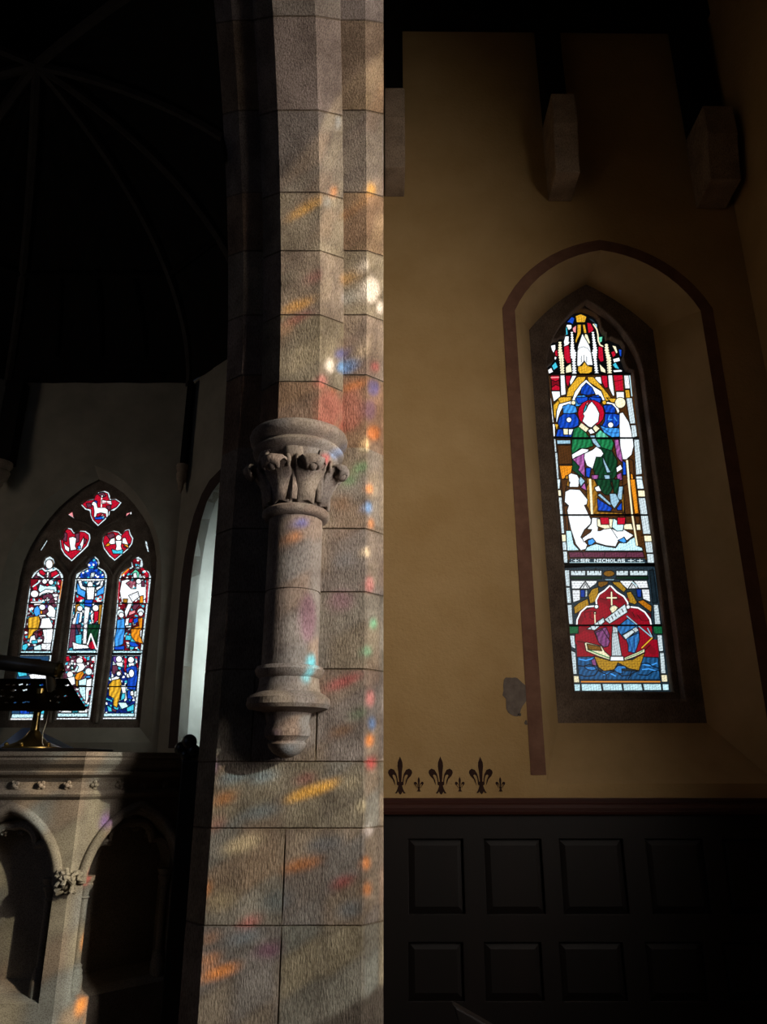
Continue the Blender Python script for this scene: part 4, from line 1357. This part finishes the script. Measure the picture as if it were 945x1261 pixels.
# ------------------------------------------------------------------ chancel: east wall, triple window
YE = 9.4; YEF = 9.50; YEG = 9.62
XC0 = -2.74; XCL = -5.42; ZT = Z(472, YE)
def C(c, lst):
    ox, oy, k = CROPS[c]; return [(ox+a/k, oy+b/k) for a, b in lst]
outer = WW(C('J', [(-35,1240),(-25,1100),(-14,800),(-4,600),(8,480),(28,400),(75,300),(150,190),(250,100),(350,35),(432,-25),(520,8),(600,70),(660,150),(705,240),(728,330),(738,430),(735,600),(715,900),(700,1100),(690,1240)]), YE)
zbot = outer[0][1]
# symmetrise the arch about its centre
xc_e = W(112, 640, YE)[0]
stone = WW(C('J', [(-12,1172),(10,1000),(42,760),(70,600),(92,480),(112,400),(152,320),(205,240),(265,170),(340,105),(400,62),(452,38),(520,68),(580,112),(640,185),(685,265),(710,345),(718,430),(700,600),(682,760),(655,1000),(638,1172)]), YEF)
def resample(pts, n):
    d = [0]
    for a, b in zip(pts[:-1], pts[1:]): d.append(d[-1]+math.hypot(b[0]-a[0], b[1]-a[1]))
    out = []
    for i in range(n):
        t = d[-1]*i/(n-1); j = max(k for k in range(len(d)) if d[k] <= t+1e-9); j = min(j, len(pts)-2); f = (t-d[j])/(d[j+1]-d[j])
        out.append((pts[j][0]+(pts[j+1][0]-pts[j][0])*f, pts[j][1]+(pts[j+1][1]-pts[j][1])*f))
    return out
def split_res(pts, ia, n): return resample(pts[:ia+1], n)[:-1]+resample(pts[ia:], n)
outR = split_res(outer, 10, 18); stR = split_res(stone, 11, 18)
wall_east = struct(plate('wall_east', [[(XCL, 0), (XCL, ZT+.02), (XC0, ZT+.02), (XC0, 0)], outR], wallM(YE), -.3, 0, M_CHANCEL))
win2 = bpy.data.objects.new('window_2', None); COL.objects.link(win2); win2.location = (xc_e, YEF, 2.1)
struct(win2, 'pointed east window of three stained glass lights under tracery with a lamb')
loft('splayed_reveal', [at(outR, YE), at(stR, YEF)], M_CHANCEL, win2)
ops = []
ops.append(C('F', [(245,225),(290,185),(360,170),(365,150),(400,110),(455,98),(500,115),(515,150),(515,175),(560,170),(620,210),(590,250),(550,285),(515,285),(510,320),(480,360),(405,425),(350,370),(330,320),(325,285),(290,275)]))
ops.append(C('F', [(55,540),(95,515),(95,460),(130,430),(170,440),(190,475),(240,455),(290,458),(335,490),(340,530),(320,600),(270,650),(170,740),(100,680),(65,620)]))
ops.append(C('F', [(435,560),(445,510),(485,470),(540,455),(590,465),(610,490),(640,450),(685,438),(700,490),(725,530),(715,580),(680,630),(555,735),(500,690),(450,620)]))
ops.append(C('F', [(130,310),(175,280),(190,350)])); ops.append(C('F', [(640,350),(655,300),(700,285),(705,310)]))
ops.append(C('F', [(822,545),(842,555),(865,650),(847,650),(822,585)])); ops.append(C('J', [(180,358),(212,308),(216,322),(188,364)]))
L1 = [(88,830),(135,492),(150,462),(175,445),(200,435),(195,415),(205,395),(225,386),(245,400),(252,420),(246,437),(270,450),(289,475),(290,495),(237,830)]
L2 = [(300,830),(340,492),(345,468),(375,450),(398,440),(395,420),(410,400),(432,386),(450,402),(457,420),(450,438),(477,452),(490,475),(490,495),(448,830)]
L3 = [(510,830),(540,492),(550,463),(575,445),(598,435),(597,413),(610,397),(630,388),(650,403),(655,425),(652,440),(682,460),(692,485),(690,505),(652,830)]
ops.append(C('J', [(40,1137)]+L1+[(198,1137)])); ops.append(C('J', [(252,1137)]+L2+[(412,1137)])); ops.append(C('J', [(464,1137)]+L3+[(622,1137)]))
so_ = grow(WW([(a, b) for a, b in C('J', [(0,0)])], YEF)*3, 0) if False else grow(stR, .04)
holes_e = [WW(o, YEF+.05) for o in ops]
plate('stone_tracery', [so_]+holes_e, wallM(YEF+.08), -.04, .04, M_FRAME, win2, bevel=.015)
# moulded mullion fronts and raised ribs of the tracery
def rib(pts, r, name='tracery_moulding'):
    q = [Vector((a, YEF+.03, b)) for a, b in WW(C('J', pts), YEF+.03)]
    MB().tube(q, r, 6).build(name, M_FRAME, win2, True)
rib([(225,1150),(268,830),(315,480),(350,430),(395,385)], .028, 'mullion')
rib([(437,1150),(478,830),(515,480),(480,430),(455,385)], .028, 'mullion')
rib([(515,480),(550,430),(600,382)], .025); rib([(315,480),(280,430),(240,375)], .025)
rib([(432,300),(440,270),(390,240),(340,225)], .022); rib([(432,300),(440,270),(500,240),(560,215)], .022)
xs0 = min(p[0] for o in holes_e for p in o)-.05; xs1 = max(p[0] for o in holes_e for p in o)+.05; zs0 = min(p[1] for o in holes_e for p in o)-.05; zs1 = max(p[1] for o in holes_e for p in o)+.05
P2 = Painter(xs0, xs1, zs0, zs1, YEF+.09, .0042)
# leading of the lights is thin at this size
P2.run(EAST)
P2.build('stained_glass', M_GLASS_FAR, win2)
for j, (a, b) in enumerate(((135, 289), (340, 490), (540, 690))):
    for yy, dx in ((492, 0), (605, -15), (720, -31), (836, -47), (985, -67)):
        (x0, z), (x1, _) = WW(C('J', [(a+dx-4, yy), (b+dx+2, yy)]), YEF+.085)
        t = .016 if yy == 836 else .007
        MB().box(x0, x1, YEF+.076, YEF+.088, z-t, z+t).build('saddle_bar', M_IRON, win2)
# painted band / sill line under the window
# posts and corbels
for px0, px1, pt, pb, lab in ((-14, 17, 470, 568, 'left'), (218, 236, 465, 570, 'right')):
    yk = YE-.22; a, zt = W(px0, pb, yk); b, _ = W(px1-2, pb, yk); b = min(b, XC0+.12); a = max(a, XCL-.09); z_t = ZT+.3
    m = MB(); m.box(a+.03, b-.05, YE-.2, YE-.005, zt, ZT-.06)
    tag(m.build('timber_post', M_ROOF, bevel=.01), 'dark roof post at the %s end of the east wall' % lab, 'post', 'roof posts beside the east window')
    xc = (a+b)/2; hw = (b-a)/2*.8; m = MB()
    m.lathe([(hw*1.25, zt), (hw*1.3, zt-.05), (hw*1.1, zt-.09), (hw*.95, zt-.11), (hw*1.15, zt-.14), (hw*1.0, zt-.22), (hw*.65, zt-.27), (hw*.6, zt-.33), (hw*.2, zt-.40)], Matrix.Translation((xc-.02, YE-.115-hw*.5, 0)), 14)
    tag(m.build('moulded_corbel', M_CORB, smooth=True), 'small moulded stone corbel under the roof post at the %s of the east window' % lab, 'corbel', 'moulded corbels beside the east window')
# canted wall with an arched recess
ux = Vector((1, -1, 0)).normalized()
MC = frame((XC0, YE, 0), ux, (0, 0, 1))         # n = ux x z
nn = ux.cross(Vector((0, 0, 1)))
def WC(px, py, dn=0):
    r = ray(px, py); o = Vector((XC0, YE, 0))+nn*dn; c = Vector((0, 0, CH)); t = (o-c).dot(nn)/r.dot(nn); p = c+r*t
    return ((p-o).dot(ux), p.z)
def CN(lst): return [(190+a/3.5, 580+b/3.5) for a, b in lst]
so_in = [WC(*p) for p in CN([(100,1195),(126,840),(150,560),(160,460),(172,370),(186,290),(202,215),(228,130),(252,88)])]
so_out = [WC(*p) for p in CN([(62,1195),(80,960),(95,760),(118,470),(132,370),(150,275),(172,190),(206,100),(240,40)])]
apx = so_in[-1][0]+.38; apz = so_in[-1][1]+.22
def mir(l, ax, az):
    return l + [(ax, az)] + [(2*ax-a, b) for a, b in l[::-1]]
hin = mir(so_in, apx, apz); hout = mir(so_out, apx, apz+.12)
L_ = 2.95
wall_c = struct(plate('wall_canted', [[(0, 0), (0, ZT+.02), (L_, ZT+.02), (L_, 0)], hin], MC, -.12 if nn.y < 0 else 0, 0 if nn.y < 0 else .12, M_CHANCEL))
sg_ = 1 if nn.y < 0 else -1
ringc = hout[:] + hin[::-1]
plate('painted_band', [ringc], MC, *sorted((0, .006*sg_)), M_BAND2, wall_c)
# recess lining and its back
ra = [MC @ Vector((a, b, 0)) for a, b in hin]; rb = [MC @ Vector((a, b, -.45*sg_)) for a, b in hin]
loft('recess_lining', [ra, rb], M_WHITE, wall_c)
plate('recess_back', [grow(hin, .03)], MC, *sorted((-.45*sg_, -.5*sg_)), M_WHITE, wall_c)
xe, ye = (Vector((XC0, YE, 0))+ux*L_).xy
struct(MB().box(-.68, -.6, 7.2, max(ye+.3, 7.5), 0, 11).build('wall_return', M_CHANCEL))
# mirrored canted wall on the far left
ux2 = Vector((-1, -1, 0)).normalized(); MC2 = frame((XCL, YE, 0), ux2, (0, 0, 1))
struct(plate('wall_canted_left', [[(0, 0), (0, ZT+.02), (L_, ZT+.02), (L_, 0)]], MC2, -.06, .06, M_CHANCEL))
# ------------------------------------------------------------------ ribbed timber roof of the apse
xm = (XC0+XCL)/2
apex = Vector((xm+.10, 6.17, 8.98+.0)); 
rr_ = ray(45, 80); t = 6.17/rr_.y; apex = Vector((0, 0, CH))+rr_*t
base = [(xm+(XC0-xm)*3.0, 3.6), (xm+(XC0-xm)*2.55, 7.0), (xm+(XC0-xm)*1.78, 8.42), (XC0-.04, YE), (XCL+.04, YE), (xm-(XC0-xm)*1.78, 8.42), (xm-(XC0-xm)*2.55, 7.0), (xm-(XC0-xm)*3.0, 3.6)]
def ribpt(b, t, lift=0):
    a = t*PI/2; h = Vector((b[0], b[1], 0)); A = Vector((apex.x, apex.y, 0)); p = h+(A-h)*(1-math.cos(a))
    p.z = ZT-.05+(apex.z-ZT+.05)*math.sin(a)+lift; return p
ceil = bpy.data.objects.new('ceiling_chancel', None); COL.objects.link(ceil); ceil.location = (apex.x, apex.y, ZT); struct(ceil, 'dark boarded timber roof of the chancel')
K = 16
for i in range(len(base)-1):
    vs = []; fs = []; nb = 8
    for k in range(K+1):
        for j in range(nb+1):
            b = (base[i][0]+(base[i+1][0]-base[i][0])*j/nb, base[i][1]+(base[i+1][1]-base[i][1])*j/nb); vs.append(ribpt(b, k/K, .06 if j % 2 else .05)-wloc(ceil))
    for k in range(K):
        for j in range(nb): fs.append((k*(nb+1)+j, k*(nb+1)+j+1, (k+1)*(nb+1)+j+1, (k+1)*(nb+1)+j))
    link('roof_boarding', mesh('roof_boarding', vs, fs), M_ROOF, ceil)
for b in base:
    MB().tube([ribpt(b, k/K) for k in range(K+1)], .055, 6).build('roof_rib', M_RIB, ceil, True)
for b0, b1 in zip(base[2:5], base[3:6]):      # purlin
    MB().tube([ribpt((b0[0]+(b1[0]-b0[0])*j/6, b0[1]+(b1[1]-b0[1])*j/6), .42) for j in range(7)], .045, 6).build('purlin', M_ROOF, ceil, True)
for j in (1, 2, 3):
    b0, b1 = base[3], base[4]; bb = (b0[0]+(b1[0]-b0[0])*j/4, b0[1]+(b1[1]-b0[1])*j/4)
    MB().tube([ribpt(bb, k/K) for k in range(2, 8)], .03, 5).build('rafter', M_ROOF, ceil, True)
struct(MB().box(XCL-2.6, -.6, 3.0, 10.4, 9.6, 9.8).build('ceiling_upper', M_ROOF))

# ------------------------------------------------------------------ pulpit
pul = empty('pulpit', (-1.4, 3.6, 0), 'carved grey stone pulpit with trefoiled blind arches under a moulded cornice', 'pulpit')
FW = .48; XA = -1.104; YA = 2.88
octo = [(XA, YA)]
for k, ang in enumerate((45, 90, 135, 180, 225, 270, 315)):
    a = math.radians(ang); octo.append((octo[-1][0]+FW*math.cos(a), octo[-1][1]+FW*math.sin(a)))
# octo[0]->octo[1] is the right facet; octo[7] = left end of the frontal facet
def zp(py): return Z(py, YA)
zt = zp(926)
cor = [(0, zp(985)), (.012, zp(981)), (.016, zp(978)), (.012, zp(974)), (.002, zp(971)), (.000, zp(963)), (.006, zp(958)), (.026, zp(954)), (.030, zp(951)), (.024, zp(949)), (.030, zp(946)), (.044, zp(941)), (.052, zp(936)), (.052, zp(933)), (.058, zp(931)), (.060, zt), (-.12, zt)]
octo_c = Vector((sum(p[0] for p in octo)/8, sum(p[1] for p in octo)/8))
rings = []
for n_, z_ in cor:
    k = 1+n_*1.35/(FW*(1+math.sqrt(2))/2)
    rings.append([Vector((octo_c.x+(x-octo_c.x)*k, octo_c.y+(y-octo_c.y)*k, z_)) for x, y in octo])
loft('cornice', rings, M_PULP, pul)
def facet(p, q, full=True):
    """blind arch facet between two corners (left, right as seen from outside)"""
    p = Vector((*p, 0)); q = Vector((*q, 0)); ax = (q-p).normalized(); F = frame(p, ax, (0, 0, 1)); w_ = (q-p).length
    # n = ax x z points outwards
    c = w_/2; hw = w_/2-.052; zs = zp(1085); za = zp(1002); zb_ = zp(1236)
    op = lancet(c, hw, zb_, zs, za, .16, 10)
    top = zp(983)
    plate('facet_panel', [[(0, 0), (0, top), (w_, top), (w_, 0)], op], F, -.05, 0, M_PULP, pul, bevel=.0)
    if not full: 
        MB().prism([(.0, 0), (.0, top), (w_, top), (w_, 0)], -.12, -.10, F).build('back_panel', M_PULP, pul); return
    # splay of the opening
    inn = lancet(c, hw-.022, zb_+.03, zs, za-.03, .16, 10)
    loft('arch_splay', [[F @ Vector((a, b, 0)) for a, b in op], [F @ Vector((a, b, -.035)) for a, b in lancet(c, hw-.008, zb_+.015, zs, za-.012, .16, 10)], [F @ Vector((a, b, -.09)) for a, b in inn]], M_PULP, pul)
    MB().prism([(.0, 0), (.0, top), (w_, top), (w_, 0)], -.125, -.10, F).build('back_panel', M_PULP, pul)
    # hood mould
    hp = [F @ Vector((a, b, .004)) for a, b in arc_pts((c-hw-.012, zs-.01), (c, za+.022), .16, 12)[:-1]+arc_pts((c, za+.022), (c+hw+.012, zs-.01), .16, 12)]
    MB().tube(hp, .018, 10).build('hood_mould', M_PULP, pul, True)
    # inner trefoil arch
    def foil(r0):
        L = arc_pts((c-hw+.024+r0, zs-.02), (c-hw*.46, zs+(za-zs)*.56), .30, 6)[:-1]+arc_pts((c-hw*.46, zs+(za-zs)*.52), (c, za-.045-r0*.5), .26, 6)
        return L
    Lf = foil(0); path = Lf+[(2*c-a, b) for a, b in Lf[::-1][1:]]
    MB().tube([F @ Vector((a, b, -.045)) for a, b in path], .016, 8).build('trefoil_moulding', M_PULP, pul, True)
    for i_, fq in enumerate((.30, .42, .58, .70)):
        a, b = path[int(fq*(len(path)-1))]; m = MB(); cc = F @ Vector((a, b-.022, -.055))
        m.ball(cc, .008, (1,1,1), 8, 6)
        for e in range(4):
            m.ball(cc+ax*(.009*math.cos(e*PI/2+.7))+Vector((0, 0, .009*math.sin(e*PI/2+.7))), .0065, (1,1,1), 6, 5)
        m.build('ball_flower', M_PULP, pul, True)
    # colonnettes
    for sx in (c-hw+.030, c+hw-.030):
        o = F @ Vector((sx, 0, -.045)); T = Matrix.Translation(o); z1 = zp(1096); 
        m = MB(); m.lathe([(.013, zp(1225)), (.013, zp(1105))], T, 16, cap=False); col = m.build('colonnette', M_PULP, pul, True)
        m = MB(); m.lathe([(.014, zp(1112)), (.019, zp(1110)), (.014, zp(1108)), (.016, zp(1102)), (.024, zp(1097)), (.026, zp(1094)), (.022, zp(1091)), (.028, zp(1088)), (.030, zp(1083)), (.004, zp(1082))], T, 18, cap=False)
        m.build('colonnette_capital', M_PULP, col, True)
        m = MB(); m.lathe([(.026, zb_), (.026, zp(1212)), (.022, zp(1208)), (.023, zp(1204)), (.018, zp(1201)), (.020, zp(1197)), (.013, zp(1194))], T, 18, cap=False)
        m.build('colonnette_base', M_PULP, col, True, ang=50)
    # sloping sill
    s_ = [F @ Vector(v) for v in ((c-hw, zb_-.01, 0), (c+hw, zb_-.01, 0), (c+hw, zb_+.05, -.10), (c-hw, zb_+.05, -.10))]
    MB().add(s_, [(0,1,2,3)]).build('sloping_sill', M_PULP, pul)
    # rosettes in the hollow of the cornice
    for k in range(5):
        u = w_*(k+.5)/5; cc = F @ Vector((u, zp(967), .008)); m = MB(); m.ball(cc+Vector((ax.y, -ax.x, 0))*.006, .0085, (1,1,1), 8, 6)
        for e in range(4): m.ball(cc+ax*(.010*math.cos(e*PI/2+.3*k))+Vector((0, 0, .010*math.sin(e*PI/2+.3*k)))+Vector((ax.y, -ax.x, 0))*(-.001), .0085, (1,1,.9), 7, 5)
        m.build('rosette', M_PULP, pul, True)
facet(octo[7], octo[0]); facet(octo[0], octo[1]); facet(octo[6], octo[7])
for i in (1, 2, 3, 4, 5): facet(octo[i], octo[i+1], False)
MB().prism([(x, y) for x, y in octo], zt-.012, zt-.002, Matrix()).build('pulpit_floor', M_PULP, pul)
# foliage boss on the corner between the arches
def foliage(c, r, name, mat_, parent, seed):
    rnd = random.Random(seed); m = MB(); m.ball(c, r*.55, (1,1,1), 10, 8)
    for k in range(26):
        d = Vector((rnd.uniform(-1, 1), rnd.uniform(-1, .3), rnd.uniform(-1, 1))).normalized(); p = Vector(c)+d*r*.62
        e = d.orthogonal().normalized(); R_ = Matrix.Rotation(rnd.uniform(0, 6.28), 3, d); e = R_ @ e
        m.tube([p-e*r*.28, p+d*r*.26, p+e*r*.28], [r*.10, r*.17, r*.07], 6)
    return m.build(name, mat_, parent, True)
foliage((XA, YA-.012, zp(1085)), .052, 'foliage_boss', M_PULP, pul, 4)
foliage((octo[1][0], octo[1][1]-.01, zp(1085)), .045, 'foliage_boss', M_PULP, pul, 5)
foliage((octo[7][0], octo[7][1]-.01, zp(1085)), .045, 'foliage_boss', M_PULP, pul, 6)

# ------------------------------------------------------------------ brass lectern on the pulpit
lec = empty('brass_lectern', (*W(40, 918, 3.12)[:1], 3.12, zt), 'brass lectern with pierced book rest and tubular reading lamp on the pulpit ledge', 'lectern')
lx = W(40, 918, 3.12)[0]; zl = zt
sbx0 = W(-60, 924, 2.97)[0]; sbx1 = W(107, 924, 2.97)[0]
def zL(py): return Z(py, 3.12)
m = MB().box(sbx0, sbx1, 2.962, 3.26, zt+.0, zt+.016); m.build('base_board', M_BLACK, lec, bevel=.003)
T = Matrix.Translation((lx, 3.12, 0)); zb2 = zt+.016
m = MB(); m.lathe([(.112, zb2), (.112, zb2+.006), (.10, zb2+.010), (.085, zb2+.016), (.060, zb2+.026), (.042, zb2+.040), (.030, zb2+.055), (.026, zb2+.062), (.018, zb2+.072)], T, 32); m.build('foot', M_BRASS, lec, True, ang=50)
for k in range(3):
    a = .5+k*2.1; m = MB(); m.ball((lx+.095*math.cos(a), 3.12-.095*abs(math.sin(a)), zb2+.016), .009, (1,1,1), 8, 6); m.build('foot_knob', M_BRASS, lec, True)
m = MB(); m.lathe([(.018, zb2+.06), (.0155, zb2+.10), (.0145, zL(862)), (.019, zL(861)), (.019, zL(858)), (.015, zL(857)), (.015, zL(848))], T, 20); m.build('stem', M_BRASS, lec, True)
# pierced book rest: lower edge near us
A0 = W(-30, 872, 3.02); A1 = W(106, 872, 3.02); B0 = W(-8, 836, 3.20); B1 = W(84, 836, 3.20)
lowc = Vector(((A0[0]+A1[0])/2, 3.02, A0[1])); upc = Vector(((B0[0]+B1[0])/2, 3.20, B0[1]))
axx = Vector((1, 0, 0)); ayy = (upc-lowc); Hh = ayy.length; FR = frame(lowc, axx, ayy)
wl = (A1[0]-A0[0])/2; wu = (B1[0]-B0[0])/2; dxu = upc.x-lowc.x
FR = frame(lowc, axx, Vector((0, ayy.y, ayy.z)).normalized()); Hh = Vector((0, ayy.y, ayy.z)).length
rest = [(-wl, 0), (dxu-wu, Hh), (dxu+wu, Hh), (wl, 0)]
hl = []
rnd = random.Random(3)
for k in range(-5, 6):
    for j in range(4):
        u = k*wl/6.2; v = Hh*(.18+.2*j)
        if abs(u) > (wl-(wl-wu)*(v/Hh))*.84 or abs(u-wl*.18) < wl*.12 and j < 3: continue
        r = rnd.uniform(.005, .011); u += rnd.uniform(-.012, .012); v += rnd.uniform(-.006, .006)
        if rnd.random() < .2: continue
        hl.append([(u+dxu*v/Hh+r*(1.5 if e % 2 else .8)*math.cos(e*PI/4+k), v+r*(1.2 if e % 2 else .6)*math.sin(e*PI/4+k)) for e in range(8)])
plate('book_rest', [rest]+hl, FR, -.001, .001, M_DBRASS, lec)
m = MB(); m.box(-wl, wl, -.004, .004, -.014, .008, FR @ Matrix.Rotation(-PI/2, 4, 'X')); m.build('book_ledge', M_DBRASS, lec)
m = MB(); m.box(-.03, .03, .02, Hh-.02, -.03, -.006, FR); m.build('rest_bracket', M_DBRASS, lec)
# lamp tube over the upper edge
la = W(-12, 814, 3.16); lb = W(73, 825, 3.16)
pa = Vector((la[0], 3.16, la[1])); pb = Vector((lb[0], 3.16, lb[1])); rad_ = .031
dirn = (pb-pa).normalized()
m = MB(); m.tube([pa, pa+dirn*.01, pb-dirn*.01, pb], [rad_*.8, rad_, rad_, rad_*.9], 20); lamp = m.build('lamp_tube', M_BLACK, lec, True, ang=50)
m = MB(); m.tube([pb-dirn*.004, pb+dirn*.006, pb+dirn*.012], [rad_*1.04, rad_*1.04, rad_*.6], 20); m.ball(pb+dirn*.016, .010, (1,1,1), 10, 8); m.build('end_cap', M_BRASS, lamp, True, ang=50)
m = MB(); q_ = pa+(pb-pa)*.62; m.tube([q_+Vector((-.03, 0, rad_)), q_+Vector((.03, 0, rad_-.004))], .004, 8); m.build('brass_clip', M_BRASS, lamp, True)
bp = W(62, 826, 3.18); bq = W(62, 868, 3.10)
m = MB(); m.tube([(bp[0], 3.18, bp[1]), ((bp[0]+bq[0])/2, 3.15, (bp[1]+bq[1])/2), (bq[0], 3.10, bq[1])], [.018, .022, .016], 10); m.build('lamp_bracket', M_BLACK, lec, True)
cb = [W(a, b, 3.06) for a, b in ((62,862),(60,874),(57,890),(53,902),(52,914),(54,919))]
m = MB(); m.tube([(a, 3.06, b) for a, b in cb], .0016, 6); m.build('cable', M_CABLE, lec, True)
# low pale sloping board behind the foot
m = MB(); b0 = W(-6, 921, 3.34); b1 = W(88, 921, 3.34); tp = W(44, 897, 3.55); tq = W(34, 897, 3.55)
m.add([(b0[0], 3.30, zt+.002), (b1[0], 3.30, zt+.002), (tp[0]+.01, 3.50, tp[1]), (tq[0], 3.50, tq[1]), (b0[0], 3.52, zt+.002), (b1[0], 3.52, zt+.002)], [(0,1,2,3), (1,5,2), (0,3,4), (4,3,2,5), (0,4,5,1)])
tag(m.build('sloping_board', M_PAPER), 'pale sloping board coloured for bluish light behind the foot of the brass lectern', 'board')
# ------------------------------------------------------------------ dark newel with knobbed finial between pulpit and pier
nw = empty('iron_newel', (-.757, 2.98, 0), 'dark iron newel with clustered round knobs between pulpit and pier', 'newel post')
nx, ny = -.757, 2.96
m = MB(); m.box(nx-.010, nx+.065, ny, ny+.05, 0, Z(936, ny)); m.build('post', M_BLACK, nw, bevel=.006)
for a, b, r in ((233, 914, .030), (223, 922, .026), (238, 925, .026), (229, 930, .026)):
    x_, z_ = W(a, b, ny+.02); m = MB(); m.ball((x_, ny+.02, z_), r, (1, .8, 1), 14, 10); m.build('knob', M_BLACK, nw, True)
